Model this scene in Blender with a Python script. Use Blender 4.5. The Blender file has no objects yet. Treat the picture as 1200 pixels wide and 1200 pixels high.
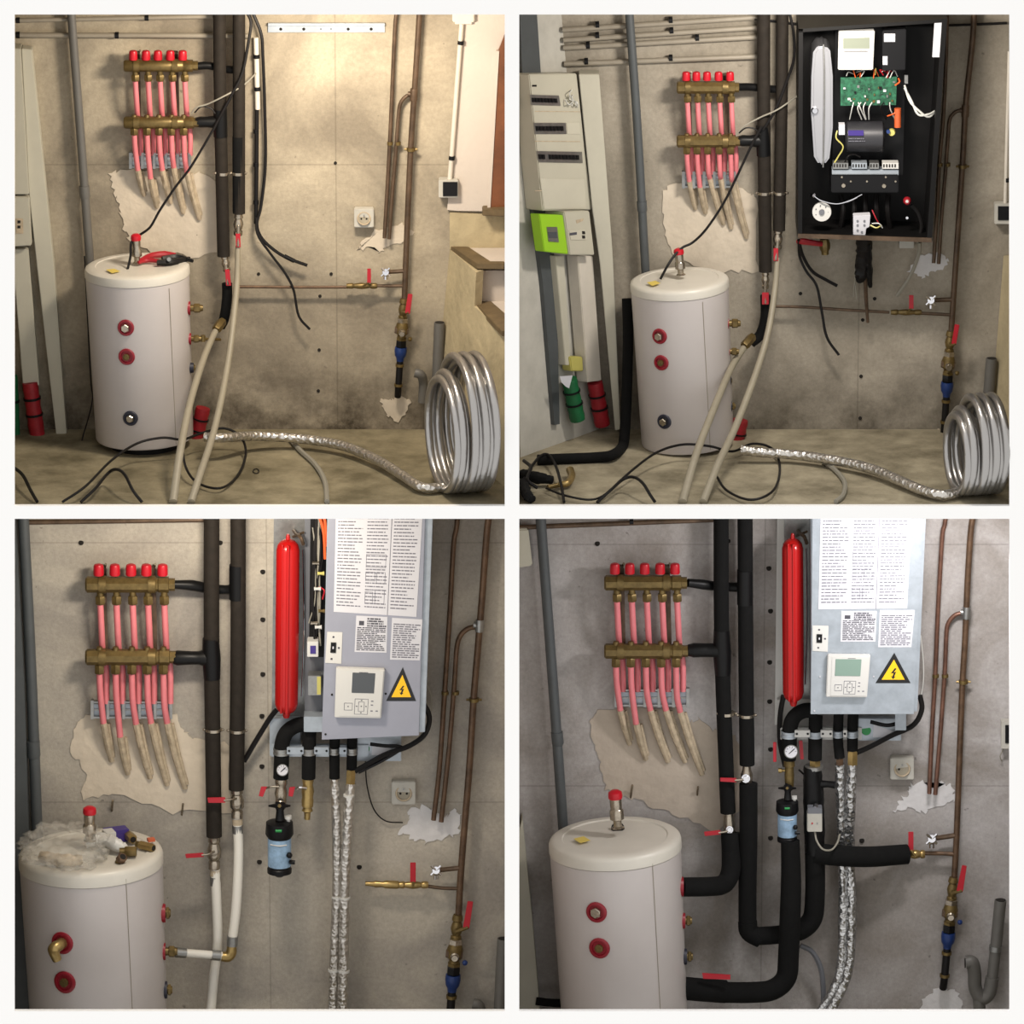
import bpy, math, random
from mathutils import Vector, Matrix, noise
random.seed(7)
SC = bpy.context.scene
COL = SC.collection

# ------------------------------------------------------------------ camera
FPX = 9000.0                     # focal length for a 1200 px wide frame
DIST = 32.4
TILT = math.atan(0.30)
ZC = 2.62
FWD = Vector((0, math.cos(TILT), -math.sin(TILT)))
UPV = Vector((0, math.sin(TILT), math.cos(TILT)))
CAMP = Vector((0, 0, ZC)) - FWD * DIST
S = DIST / FPX                   # metres per pixel near the wall
cd = bpy.data.cameras.new('camera'); cam = bpy.data.objects.new('camera', cd)
COL.objects.link(cam); SC.camera = cam
cd.sensor_width = 36.0; cd.lens = 36.0 * FPX / 1200.0
cd.clip_start = 0.5; cd.clip_end = 200
cam.location = CAMP; cam.rotation_euler = (math.pi / 2 - TILT, 0, 0)

# ------------------------------------------------------------------ light
w = bpy.data.worlds.new('world'); SC.world = w; w.use_nodes = True
bg = w.node_tree.nodes['Background']
bg.inputs[0].default_value = (1.0, 0.985, 0.96, 1); bg.inputs[1].default_value = 1.0
SC.view_settings.view_transform = 'Standard'; SC.view_settings.look = 'None'
SC.view_settings.exposure = 0.0; SC.view_settings.gamma = 1.0
SC.view_settings.use_curve_mapping = False
FR = 1.15                        # depth of the bays (front of the partitions)

def ray(px, py):
    return FWD * FPX + Vector((1, 0, 0)) * (px - 600) - UPV * (py - 600)
def P(px, py, y=0.0):
    d = ray(px, py); t = (-y - CAMP.y) / d.y
    return CAMP + d * t
def lamp(name, px, py, y, power, col, size, aim):
    l = bpy.data.lights.new(name, 'AREA'); l.shape = 'RECTANGLE'
    l.size, l.size_y = size; l.energy = power; l.color = col
    o = bpy.data.objects.new(name, l); COL.objects.link(o)
    o.location = P(px, py, y)
    o.rotation_euler = (P(*aim) - o.location).to_track_quat('-Z', 'Y').to_euler()
    return o
lamp('lamp_bay', 400, 12, 1.0, 34, (1.0, 0.87, 0.70), (.34, .12), (330, 260, 0))
lamp('lamp_bay', 960, 12, 1.0, 24, (1.0, 0.92, 0.82), (.34, .12), (940, 260, 0))
lamp('lamp_bay', 270, 604, 1.0, 19, (1.0, 0.89, 0.74), (.34, .12), (270, 850, 0))
lamp('lamp_bay', 1110, 604, 1.0, 22, (1.0, 0.96, 0.95), (.34, .12), (1060, 900, 0))

# ------------------------------------------------------------------ materials
def lin(c):
    c = c / 255.0
    return c / 12.92 if c <= .04045 else ((c + .055) / 1.055) ** 2.4
def rgb(c, k=1.0): return tuple(min(1, lin(v) * k) for v in c) + (1,)
MATS = {}
def mat(name, col, rough=.5, metal=0.0, var=0.0, scale=12, bump=0.0, bscale=60, col2=None, alpha=1.0, trans=0.0, emit=0.0):
    m = bpy.data.materials.new(name); m.use_nodes = True; MATS[name] = m
    nt = m.node_tree; b = nt.nodes['Principled BSDF']
    b.inputs['Base Color'].default_value = rgb(col)
    b.inputs['Roughness'].default_value = rough; b.inputs['Metallic'].default_value = metal
    if trans: b.inputs['Transmission Weight'].default_value = trans
    if alpha < 1: b.inputs['Alpha'].default_value = alpha
    if emit:
        b.inputs['Emission Color'].default_value = rgb(col); b.inputs['Emission Strength'].default_value = emit
    tc = nt.nodes.new('ShaderNodeTexCoord')
    if var or col2:
        n = nt.nodes.new('ShaderNodeTexNoise'); n.inputs['Scale'].default_value = scale
        n.inputs['Detail'].default_value = 8; n.inputs['Roughness'].default_value = .65
        r = nt.nodes.new('ShaderNodeValToRGB')
        r.color_ramp.elements[0].position = .35; r.color_ramp.elements[1].position = .68
        r.color_ramp.elements[0].color = rgb(col2) if col2 else rgb(col, 1 - var)
        r.color_ramp.elements[1].color = rgb(col, 1 + (0 if col2 else var))
        nt.links.new(tc.outputs['Object'], n.inputs['Vector'])
        nt.links.new(n.outputs[0], r.inputs[0]); nt.links.new(r.outputs[0], b.inputs['Base Color'])
    if bump:
        n = nt.nodes.new('ShaderNodeTexNoise'); n.inputs['Scale'].default_value = bscale
        n.inputs['Detail'].default_value = 5
        bp = nt.nodes.new('ShaderNodeBump'); bp.inputs['Strength'].default_value = bump
        bp.inputs['Distance'].default_value = .01
        nt.links.new(tc.outputs['Object'], n.inputs['Vector'])
        nt.links.new(n.outputs[0], bp.inputs['Height']); nt.links.new(bp.outputs[0], b.inputs['Normal'])
    return m
def wallmat(name, base, dark, stain, zbase, damp=.5, seams=()):
    """trowelled concrete: cloudy tone, fine grain, pits, damp foot, thin shuttering seams"""
    m = bpy.data.materials.new(name); m.use_nodes = True; MATS[name] = m
    nt = m.node_tree; b = nt.nodes['Principled BSDF']; b.inputs['Roughness'].default_value = .88
    N = nt.nodes.new; L = nt.links.new
    tc = N('ShaderNodeTexCoord')
    def nz(sc, det=6, rg=.6, dist=0):
        n = N('ShaderNodeTexNoise'); n.inputs['Scale'].default_value = sc; n.inputs['Detail'].default_value = det
        n.inputs['Roughness'].default_value = rg; n.inputs['Distortion'].default_value = dist
        L(tc.outputs['Object'], n.inputs['Vector']); return n
    def ramp(src, a, c, ca, cb):
        r = N('ShaderNodeValToRGB'); r.color_ramp.elements[0].position = a; r.color_ramp.elements[1].position = c
        r.color_ramp.elements[0].color = ca; r.color_ramp.elements[1].color = cb; L(src, r.inputs[0]); return r
    def mix(fac, a, c, mode='MIX'):
        x = N('ShaderNodeMixRGB'); x.blend_type = mode
        if isinstance(fac, float): x.inputs[0].default_value = fac
        else: L(fac, x.inputs[0])
        for i, v in ((1, a), (2, c)):
            if isinstance(v, tuple): x.inputs[i].default_value = v
            else: L(v, x.inputs[i])
        return x.outputs[0]
    big = ramp(nz(1.6, 5, .6, .6).outputs[0], .38, .66, rgb(dark), rgb(base))
    fine = ramp(nz(55, 8, .75).outputs[0], .3, .7, (.80, .80, .80, 1), (1.1, 1.1, 1.1, 1))
    c = mix(1.0, big.outputs[0], fine.outputs[0], 'MULTIPLY')
    pit = ramp(nz(26, 3, .5).outputs[0], .70, .76, (0, 0, 0, 1), (.5, .5, .5, 1))
    c = mix(pit.outputs[0], c, rgb(stain))
    sep = N('ShaderNodeSeparateXYZ'); L(tc.outputs['Object'], sep.inputs[0])
    mr = N('ShaderNodeMapRange'); mr.inputs['From Min'].default_value = zbase + .42; mr.inputs['From Max'].default_value = zbase
    L(sep.outputs[2], mr.inputs['Value'])
    mu = N('ShaderNodeMath'); mu.operation = 'MULTIPLY'; L(mr.outputs[0], mu.inputs[0])
    L(ramp(nz(5, 8, .7).outputs[0], .35, .65, (0, 0, 0, 1), (damp * 1.6,) * 3 + (1,)).outputs[0], mu.inputs[1])
    cl = N('ShaderNodeClamp'); L(mu.outputs[0], cl.inputs[0])
    c = mix(cl.outputs[0], c, rgb(stain))
    for ax, pos in seams:
        a = N('ShaderNodeMath'); a.operation = 'SUBTRACT'; L(sep.outputs[ax], a.inputs[0]); a.inputs[1].default_value = pos
        q = N('ShaderNodeMath'); q.operation = 'ABSOLUTE'; L(a.outputs[0], q.inputs[0])
        rr = ramp(q.outputs[0], .0015, .004, (.35, .35, .35, 1), (0, 0, 0, 1))
        c = mix(rr.outputs[0], c, rgb(stain))
    L(c, b.inputs['Base Color'])
    bp = N('ShaderNodeBump'); bp.inputs['Strength'].default_value = .5; bp.inputs['Distance'].default_value = .006
    L(nz(34, 9, .7).outputs[0], bp.inputs['Height']); L(bp.outputs[0], b.inputs['Normal'])
    return m
def foilmat(name, col, sc=70, st=.9, rg=.24):
    m = mat(name, col, rg, .9)
    nt = m.node_tree; b = nt.nodes['Principled BSDF']; tc = nt.nodes.new('ShaderNodeTexCoord')
    v = nt.nodes.new('ShaderNodeTexVoronoi'); v.inputs['Scale'].default_value = sc
    nt.links.new(tc.outputs['Object'], v.inputs['Vector'])
    bp = nt.nodes.new('ShaderNodeBump'); bp.inputs['Strength'].default_value = st; bp.inputs['Distance'].default_value = .006
    nt.links.new(v.outputs[0], bp.inputs['Height']); nt.links.new(bp.outputs[0], b.inputs['Normal'])
mat('white_paint', (252, 252, 252), .6)
mat('tank_white', (190, 183, 180), .32, var=.03, scale=4)
mat('lid_white', (204, 199, 188), .38, var=.04, scale=6)
mat('cap_red', (184, 22, 38), .35)
mat('lever_red', (176, 20, 38), .4)
mat('vessel_red', (168, 18, 18), .25)
mat('sleeve_red', (150, 22, 34), .5, var=.2, scale=30)
mat('collar_red', (135, 16, 34), .4)
mat('collar_dark', (36, 38, 52), .5)
mat('sleeve_green', (16, 92, 52), .5, var=.2, scale=30)
mat('brass', (112, 94, 56), .42, .6, var=.25, scale=40)
mat('brass_bright', (164, 140, 90), .32, .75, var=.15, scale=40)
mat('nickel', (170, 160, 145), .25, .9, var=.2, scale=50)
mat('chrome', (225, 225, 230), .12, 1)
mat('steel', (150, 150, 148), .35, .8, var=.15, scale=30)
mat('galvanised', (164, 172, 180), .4, .45, var=.12, scale=14)
mat('panel_grey', (150, 152, 164), .45, .25, var=.05, scale=5)
mat('copper', (96, 74, 56), .45, .4, var=.35, scale=22)
mat('copper_red', (112, 80, 66), .42, .45, var=.3, scale=22)
mat('tarnish', (92, 74, 58), .5, .4, var=.35, scale=18)
mat('pink_pipe', (216, 122, 128), .45, var=.06, scale=20)
mat('casing', (176, 160, 136), .75, var=.2, scale=40)
mat('foam_black', (14, 14, 14), .9, var=.2, scale=30, bump=.15, bscale=150)
mat('foam_brown', (38, 33, 28), .75, var=.2, scale=30, bump=.15, bscale=150)
mat('tape_black', (14, 14, 15), .42)
mat('cable_black', (22, 20, 20), .5)
mat('cable_grey', (140, 136, 124), .5)
mat('cable_white', (205, 205, 200), .45)
mat('cable_orange', (216, 92, 40), .45)
mat('cable_yellow', (188, 180, 100), .45)
mat('pvc_grey', (98, 96, 92), .5, var=.08, scale=10)
mat('pvc_dark', (74, 78, 80), .5, var=.1, scale=10)
mat('conduit', (142, 134, 120), .5, var=.08, scale=12)
mat('conduit_white', (205, 198, 186), .5, var=.05)
mat('hose_grey', (146, 138, 120), .5, var=.08)
mat('pex_white', (226, 222, 212), .4)
mat('duct_cream', (186, 182, 166), .5, var=.05, scale=5)
mat('board_cream', (180, 176, 160), .45, var=.04, scale=6)
mat('plastic_white', (200, 199, 195), .4)
mat('plastic_black', (18, 18, 20), .4)
mat('enclosure_black', (15, 14, 14), .5)
mat('plastic_grey', (104, 106, 112), .45)
mat('screen_dark', (72, 76, 80), .25)
mat('screen_green', (122, 146, 134), .25)
mat('screen_olive', (126, 132, 118), .3)
mat('meter_green', (142, 190, 36), .45)
mat('paper', (198, 198, 204), .7)
mat('ink', (108, 108, 118), .8)
mat('ink_dark', (70, 70, 78), .8)
mat('sign_yellow', (244, 190, 16), .45)
mat('sign_black', (16, 16, 18), .45)
mat('label_blue', (142, 172, 200), .4, var=.3, scale=18)
mat('valve_blue', (20, 48, 104), .4)
mat('dot_green', (28, 140, 70), .4)
mat('pcb_green', (44, 112, 80), .4, col2=(10, 52, 34), scale=60)
mat('motor_grey', (54, 54, 58), .4, .3)
mat('vessel_silver', (178, 178, 182), .3, .75)
mat('plaster', (200, 188, 170), .9, var=.08, scale=9, bump=.4, bscale=30)
mat('plaster_dim', (176, 164, 150), .9, var=.08, scale=9, bump=.4, bscale=30)
mat('plaster_cool', (206, 204, 204), .9, var=.08, scale=9, bump=.4, bscale=30)
mat('yellow_plaster', (176, 162, 130), .92, var=.16, scale=5, bump=.6, bscale=24)
mat('white_wall', (196, 186, 176), .85, var=.03, scale=4, bump=.2, bscale=40)
mat('wood_step', (100, 84, 58), .6, var=.25, scale=14)
mat('wood_door', (106, 62, 34), .45, var=.3, scale=9)
mat('hole', (26, 22, 18), .95)
mat('sticker_yellow', (214, 190, 92), .5)
mat('box_purple', (58, 42, 120), .4)
mat('tool_red', (160, 22, 36), .4)
mat('capacitor', (190, 88, 46), .4)
mat('dirty_white', (182, 179, 170), .6, var=.1, scale=9)
mat('bag', (226, 222, 212), .06, alpha=.2)
foilmat('foil', (206, 202, 196), 60, .85, .3); foilmat('foil_crinkled', (196, 196, 196), 52, 1.0, .22); foilmat('foil_smooth', (170, 168, 166), 30, .25, .3)
mat('floor_stone', (150, 140, 114), .9, col2=(92, 84, 62), scale=4, bump=.5, bscale=30)
mat('floor_stone_pale', (176, 166, 142), .9, col2=(112, 104, 84), scale=4, bump=.5, bscale=30)
mat('ceiling_grey', (120, 112, 98), .9)

for k_ in ('foam_black', 'foam_brown', 'tape_black', 'enclosure_black', 'plastic_black', 'cable_black', 'cap_red', 'vessel_red'):
    MATS[k_].node_tree.nodes['Principled BSDF'].inputs['Specular IOR Level'].default_value = .22 if 'red' not in k_ else .4

# ------------------------------------------------------------------ mesh helpers
def spline(pts, n=8):
    if len(pts) < 3: return [Vector(p) for p in pts]
    q = [Vector(p) for p in pts]; q = [q[0] * 2 - q[1]] + q + [q[-1] * 2 - q[-2]]
    out = []
    for i in range(1, len(q) - 2):
        a, b, c, d = q[i - 1:i + 3]
        for k in range(n):
            t = k / n
            out.append(.5 * ((2 * b) + (c - a) * t + (2 * a - 5 * b + 4 * c - d) * t * t + (3 * b - a - 3 * c + d) * t ** 3))
    out.append(q[-2]); return out
class M:
    def __init__(s): s.v = []; s.f = []
    def add(s, v, f):
        n = len(s.v); s.v += [Vector(x) for x in v]; s.f += [tuple(i + n for i in g) for g in f]; return s
    def tube(s, pts, r, seg=10, smooth=True, n=8, wob=0.0):
        """pts are world points; r in pixels (number or list along the points)"""
        src = [Vector(p) for p in pts]; k0 = len(src)
        q = spline(src, n) if smooth else src
        rl = r if isinstance(r, (list, tuple)) else [r] * k0
        rad = []
        for i in range(len(q)):
            u = i / max(1, len(q) - 1) * (k0 - 1); a = min(int(u), k0 - 2) if k0 > 1 else 0
            rad.append(S * (rl[a] + (rl[a + 1] - rl[a]) * (u - a)))
        t0 = (q[1] - q[0]).normalized()
        nrm = t0.cross(Vector((0, 0, 1)) if abs(t0.z) < .9 else Vector((0, 1, 0))).normalized()
        vs = []; fs = []
        for i, p in enumerate(q):
            t = (q[min(i + 1, len(q) - 1)] - q[max(i - 1, 0)]).normalized()
            nrm = (nrm - t * nrm.dot(t)).normalized(); bn = t.cross(nrm)
            for j in range(seg):
                a = 2 * math.pi * j / seg; rr = rad[i]
                if wob: rr *= 1 + wob * noise.noise(Vector((i * .9, j * .8, p.x * 9)))
                vs.append(p + (nrm * math.cos(a) + bn * math.sin(a)) * rr)
        for i in range(len(q) - 1):
            for j in range(seg):
                fs.append((i * seg + j, i * seg + (j + 1) % seg, (i + 1) * seg + (j + 1) % seg, (i + 1) * seg + j))
        fs.append(tuple(range(seg))[::-1]); e = (len(q) - 1) * seg; fs.append(tuple(range(e, e + seg)))
        return s.add(vs, fs)
    def lathe(s, a, b, prof, seg=20):
        """prof: (fraction from a to b, radius in pixels)"""
        a = Vector(a); b = Vector(b); t = (b - a).normalized()
        n = t.cross(Vector((0, 0, 1)) if abs(t.z) < .9 else Vector((0, 1, 0))).normalized(); bn = t.cross(n)
        vs = []; fs = []
        for (k, r) in prof:
            c = a.lerp(b, k)
            for j in range(seg):
                g = 2 * math.pi * (j + .5) / seg; vs.append(c + (n * math.cos(g) + bn * math.sin(g)) * r * S)
        for i in range(len(prof) - 1):
            for j in range(seg):
                fs.append((i * seg + j, i * seg + (j + 1) % seg, (i + 1) * seg + (j + 1) % seg, (i + 1) * seg + j))
        if prof[0][1] > 0: fs.append(tuple(range(seg))[::-1])
        e = (len(prof) - 1) * seg
        if prof[-1][1] > 0: fs.append(tuple(range(e, e + seg)))
        return s.add(vs, fs)
    def prism(s, front, off):
        n = len(front); off = Vector(off)
        vs = [Vector(p) for p in front] + [Vector(p) + off for p in front]
        fs = [tuple(range(n))[::-1], tuple(range(n, 2 * n))] + [(i, (i + 1) % n, n + (i + 1) % n, n + i) for i in range(n)]
        return s.add(vs, fs)
    def poly(s, px, yf, yb): return s.prism([P(x, y, yf) for x, y in px], (0, yf - yb, 0))
    def rect(s, x0, y0, x1, y1, yf, yb, lean=0): 
        return s.poly([(x0, y0), (x1, y0), (x1 + lean, y1), (x0 + lean, y1)], yf, yb)
    def box(s, c, sz, R=None):
        c = Vector(c); vs = []
        for i in (-1, 1):
            for j in (-1, 1):
                for k in (-1, 1):
                    d = Vector((i * sz[0] / 2, j * sz[1] / 2, k * sz[2] / 2)); vs.append(c + (R @ d if R else d))
        return s.add(vs, [(0, 1, 3, 2), (4, 6, 7, 5), (0, 4, 5, 1), (2, 3, 7, 6), (0, 2, 6, 4), (1, 5, 7, 3)])
    def ball(s, c, r, seg=12, sc=(1, 1, 1)):
        vs = []; fs = []; h = seg // 2
        for i in range(h + 1):
            th = math.pi * i / h
            for j in range(seg):
                a = 2 * math.pi * j / seg
                vs.append(Vector(c) + Vector((math.sin(th) * math.cos(a) * sc[0], math.sin(th) * math.sin(a) * sc[1], math.cos(th) * sc[2])) * r * S)
        for i in range(h):
            for j in range(seg): fs.append((i * seg + j, (i + 1) * seg + j, (i + 1) * seg + (j + 1) % seg, i * seg + (j + 1) % seg))
        return s.add(vs, fs)
import bmesh
def build(name, m, matn, parent=None, bevel=0.0, flat=False, origin=None):
    org = Vector(origin) if origin is not None else Vector(parent['_o']) if parent is not None else Vector((0, 0, 0))
    me = bpy.data.meshes.new(name); me.from_pydata([tuple(v - org) for v in m.v], [], m.f)
    bm = bmesh.new(); bm.from_mesh(me); bmesh.ops.remove_doubles(bm, verts=bm.verts, dist=1e-6)
    bmesh.ops.recalc_face_normals(bm, faces=bm.faces)
    if bevel:
        es = [e for e in bm.edges if len(e.link_faces) == 2 and e.calc_face_angle(0) > .6]
        bmesh.ops.bevel(bm, geom=es, offset=bevel, segments=2, affect='EDGES', clamp_overlap=True)
    bm.to_mesh(me); bm.free()
    if not flat: me.shade_smooth(); me.set_sharp_from_angle(angle=math.radians(38))
    me.materials.append(MATS[matn])
    o = bpy.data.objects.new(name, me); COL.objects.link(o)
    if parent is not None: o.parent = parent
    else: o.location = org
    o['_o'] = tuple(org)
    return o
def tag(o, label, cat, group=None, kind=None):
    o['label'] = label; o['category'] = cat
    if group: o['group'] = group
    if kind: o['kind'] = kind
    return o
def thing(name, label, cat, loc, group=None):
    o = bpy.data.objects.new(name, None); COL.objects.link(o); o.location = loc; o['_o'] = tuple(loc)
    o.empty_display_size = .05
    return tag(o, label, cat, group)
def part(name, m, matn, parent, label=None, bevel=0.0, kind=None):
    o = build(name, m, matn, parent, bevel)
    if label: o['label'] = label
    if kind: o['kind'] = kind
    return o
def single(name, m, matn, label, cat, group=None, bevel=0.0, kind=None):
    zs = min(m.v, key=lambda v: v.z)
    return tag(build(name, m, matn, None, bevel, origin=zs), label, cat, group, kind)
def struct(name, m, matn, bevel=0.0):
    o = build(name, m, matn, None, bevel); o['kind'] = 'structure'; return o
def T(pts): return [P(*p) for p in pts]
def jag(px, amp=2.0, n=5, seed=0):
    rnd = random.Random(seed); out = []
    for i in range(len(px)):
        a = px[i]; b = px[(i + 1) % len(px)]
        for k in range(n):
            t = k / n; out.append((a[0] + (b[0] - a[0]) * t + rnd.uniform(-amp, amp), a[1] + (b[1] - a[1]) * t + rnd.uniform(-amp, amp)))
    return out

# ------------------------------------------------------------------ bays: partitions, floors, walls
ZF = P(600, 503, 0).z            # floor level of the two upper bays
def FL(px, py, lift=0.0):        # the point of the upper floor seen at a pixel
    d = ray(px, py); t = (ZF + lift - CAMP.z) / d.z; q = CAMP + d * t
    if q.y < -1.105: q = Vector((q.x, -1.105, ZF + lift))
    return q
def fr_box(x0, y0, x1, y1, y_front=FR, th=.025):
    return M().poly([(x0, y0), (x1, y0), (x1, y1), (x0, y1)], y_front, y_front - th)
lattice = M()
for (x0, y0, x1, y1) in ((-60, -60, 17, 1290), (1183, -60, 1260, 1290), (591.5, 17, 608.5, 1290)):
    lattice.poly([(x0, y0), (x1, y0), (x1, y1), (x0, y1)], FR, FR - .025)
for (x0, y0, x1, y1) in ((17, -60, 1183, 17), (17, 593, 591.5, 608), (608.5, 593, 1183, 608), (17, 1185, 591.5, 1290), (608.5, 1185, 1183, 1290)):
    lattice.poly([(x0, y0), (x1, y0), (x1, y1), (x0, y1)], FR, FR - .025)
struct('trim_1', lattice, 'white_paint')
XL = P(-55, 600, 0).x; XR = P(1255, 600, 0).x; ZTOP = P(600, -40, FR).z; ZBOT = P(600, 1290, 0).z
def wbox(x0, x1, y0, y1, z0, z1): return M().box(((x0 + x1) / 2, -(y0 + y1) / 2, (z0 + z1) / 2), (x1 - x0, y1 - y0, z1 - z0))
zs_ = ZF
wallmat('wall_bay_a', (186, 174, 152), (134, 124, 108), (56, 46, 32), ZF, .7, ((2, P(0, 193, 0).z), (0, P(393, 100, 0).x)))
wallmat('wall_bay_b', (180, 171, 156), (140, 132, 118), (58, 50, 38), ZF, .5, ((0, P(1010, 100, 0).x),))
wallmat('wall_bay_c', (186, 178, 164), (148, 142, 134), (66, 60, 50), ZBOT, .2, ((2, P(0, 636, 0).z), (2, P(0, 940, 0).z), (0, P(307, 100, 0).x)))
wallmat('wall_bay_d', (184, 180, 179), (138, 131, 124), (60, 54, 50), ZBOT, .2, ((2, P(0, 638, 0).z), (2, P(0, 921, 0).z), (0, P(902, 100, 0).x)))
XM = .03
SL = .03
WALLS = {}
WALLS['a'] = struct('wall_back', wbox(XL, 0, -.1, 0, ZF - SL, ZTOP), 'wall_bay_a')
WALLS['b'] = struct('wall_back', wbox(0, XR, -.1, 0, ZF - SL, ZTOP), 'wall_bay_b')
WALLS['c'] = struct('wall_back', wbox(XL, 0, -.1, 0, ZBOT, ZF - SL), 'wall_bay_c')
WALLS['d'] = struct('wall_back', wbox(0, XR, -.1, 0, ZBOT, ZF - SL), 'wall_bay_d')
struct('wall_middle', wbox(-.028, .028, 0, FR - .025, ZF, ZTOP), 'white_wall')
struct('wall_middle', wbox(-.028, .028, 0, FR - .025, ZBOT, ZF - SL), 'white_wall')
struct('wall_left', wbox(XL - .05, XL, -.1, FR, ZBOT, ZTOP), 'ceiling_grey')
struct('wall_right', wbox(XR, XR + .05, -.1, FR, ZBOT, ZTOP), 'ceiling_grey')
struct('ceiling', wbox(XL - .05, XR + .05, -.1, FR, ZTOP, ZTOP + .05), 'ceiling_grey')
struct('floor', wbox(XL, -.0, 0, FR - .025, ZF - SL, ZF), 'floor_stone')
struct('floor', wbox(.0, XR, 0, FR - .025, ZF - SL, ZF), 'floor_stone_pale')
struct('floor', wbox(XL, XR, -.1, FR, ZBOT - .05, ZBOT), 'floor_stone')
def wallpart(bay, name, m, matn, kind=None, bevel=0.0):
    o = build(name, m, matn, WALLS[bay], bevel)
    if kind: o['kind'] = kind
    return o
def patch(bay, px, seed, matn='plaster', amp=2.0, th=.004): wallpart(bay, 'plaster_patch', M().poly(jag(px, amp, 6, seed), th, -.002), matn)
def holes(bay, pts, r=2.6):
    for (x, y) in pts:
        wallpart(bay, 'anchor_hole', M().lathe(P(x, y, .001), P(x, y, .003), [(0, r), (.6, r), (1, r * .7)], 8), 'hole')

# ------------------------------------------------------------------ builders
BAY = {'a': 'upper left bay', 'b': 'upper right bay', 'c': 'lower left bay', 'd': 'lower right bay'}
def hexnut(m, a, b, r): return m.lathe(a, b, [(0, r * .86), (.12, r), (.88, r), (1, r * .86)], 6)
def lever(parent, quad, yf, name='lever', th=.006): return part(name, M().poly(quad, yf, yf - th), 'lever_red', parent, 'red lever', bevel=.0015)

def manifold(bay, x0, x1, yt, yb, r, caps, cy0, cy1, cr, drop, lean, dx2, ends, pink_end, comb, metal, w, holdx):
    g = thing('heating_manifold', 'brass five-loop manifold with red caps and pink pipes on the wall, ' + BAY[bay], 'manifold', P((x0 + x1) / 2, yb + 60, 0), 'underfloor heating manifolds')
    Y = .10
    # distribution bars: hexagonal body with collars
    for (xa, xb_, yy) in ((x0, x1, yt), (x0 + lean * .0, x1 + 1, yb)):
        a = P(xa, yy, Y); b = P(xb_, yy, Y)
        part('distribution_bar', M().lathe(a, b, [(0, r * .8), (.02, r), (.78, r), (.79, r * .9), (.81, r * .9), (.82, r), (.93, r), (.935, r * .78), (1, r * .78)], 8), metal, g)
        for hx in holdx:
            part('bracket_band', M().lathe(P(hx - w * .55, yy, Y), P(hx + w * .55, yy, Y), [(0, r * 1.1), (1, r * 1.1)], 12), metal, g)
    for hx in holdx:
        part('bracket', M().rect(hx - w * .4, yt - r * 1.9, hx + w * .6, yb + r * .8, .055, .048, 2).rect(hx - w * .4, yt - r * 1.9, hx + w * .5, yt - r * 1.4, .05, 0), 'tarnish', g)
        part('bracket_screw', M().tube(T([(hx + 3, yt - r * 2.2, .0), (hx + 4, yt - r * 2.5, .03)]), w * .22, 6), 'nickel', g)
    for i, cx in enumerate(caps):
        c = M().lathe(P(cx, cy1, Y), P(cx, cy0, Y), [(0, cr * .95), (.12, cr * 1.02), (.78, cr * .97), (.93, cr * .85), (1, cr * .5)], 14)
        part('valve_cap', c, 'cap_red', g)
        # upper fitting, pipe behind the lower bar
        xs = cx + drop; fh = (yb - yt)
        yA = yt + r * .85; yB = yt + fh * .27
        part('pipe_fitting', hexnut(M().lathe(P(xs, yA, Y), P(xs, yB, Y), [(0, w * .55), (1, w * .55)], 12), P(xs, yA + (yB - yA) * .35, Y), P(xs + .3, yB, Y), w * .82), metal, g)
        yC = yb + r * 1.0
        part('loop_pipe', M().tube(T([(xs, yB - 1, Y), (xs + lean * .5, (yB + yb) / 2, .09), (xs + lean, yb - r * .5, .052), (xs + lean + w * .5, yC + 4, .05), (xs + lean + w * .55, comb[1] + 2, .045)]), w * .5, 10), 'pink_pipe', g)
        part('bar_plug', M().lathe(P(cx + drop * .5, yb - r * .7, Y), P(cx + drop * .5, yb - r * 1.25, Y), [(0, w * .6), (1, w * .45)], 10), metal, g)
        part('pipe_fitting', hexnut(M(), P(cx + drop * .5, yb + r * .85, Y), P(cx + drop * .5, yb + r * 2.0, Y), w * .8), metal, g)
        ex, ey = ends[i]; pe = pink_end[i]
        p0 = (cx + drop * .5, yb + r * 1.8, Y); p1 = (cx + drop * .5 + lean * .4, yb + (ey - yb) * .36, .085)
        tt = (pe - p1[1]) / max(1, ey - p1[1])
        p2 = (p1[0] + (ex - p1[0]) * tt * .62, pe, .06); p3 = (p2[0] + (ex - p2[0]) * .45, (pe + ey) / 2, .035); p4 = (ex, ey, .008)
        part('loop_pipe', M().tube(T([p0, p1, p2]), w * .5, 10), 'pink_pipe', g)
        part('pipe_casing', M().tube(T([p2, p3, p4]), [w * .56, w * .54, w * .42], 8, wob=.12), 'casing', g)
        part('pipe_casing', M().tube(T([(p2[0] + w * .75, pe + 1, .03), (p3[0] + w * .6, p3[1], .02), (ex + w * .25, ey - 5, .006)]), w * .34, 8, wob=.12), 'casing', g)
    cx0, cy0_, cx1, cy1_ = comb
    rail = M().rect(cx0, cy0_, cx1, cy0_ + 2.2, .05, .03).rect(cx0, cy1_ - 2.2, cx1, cy1_, .05, .03).rect(cx0, (cy0_ + cy1_) / 2 - 1, cx1, (cy0_ + cy1_) / 2 + 1, .04, .0)
    part('pipe_rail', rail, 'steel', g)
    part('rail_plate', M().rect(cx0, cy0_ + 3, cx1, cy1_ - 3, .036, .028), 'galvanised', g)
    n = 6
    for i in range(n):
        xx = cx0 + (cx1 - cx0) * i / (n - 1)
        part('rail_clip', M().rect(xx - 1.8, cy0_ - 1, xx + 1.8, cy1_ + 1, .056, .03), 'steel', g, bevel=.001)
    return g

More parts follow.
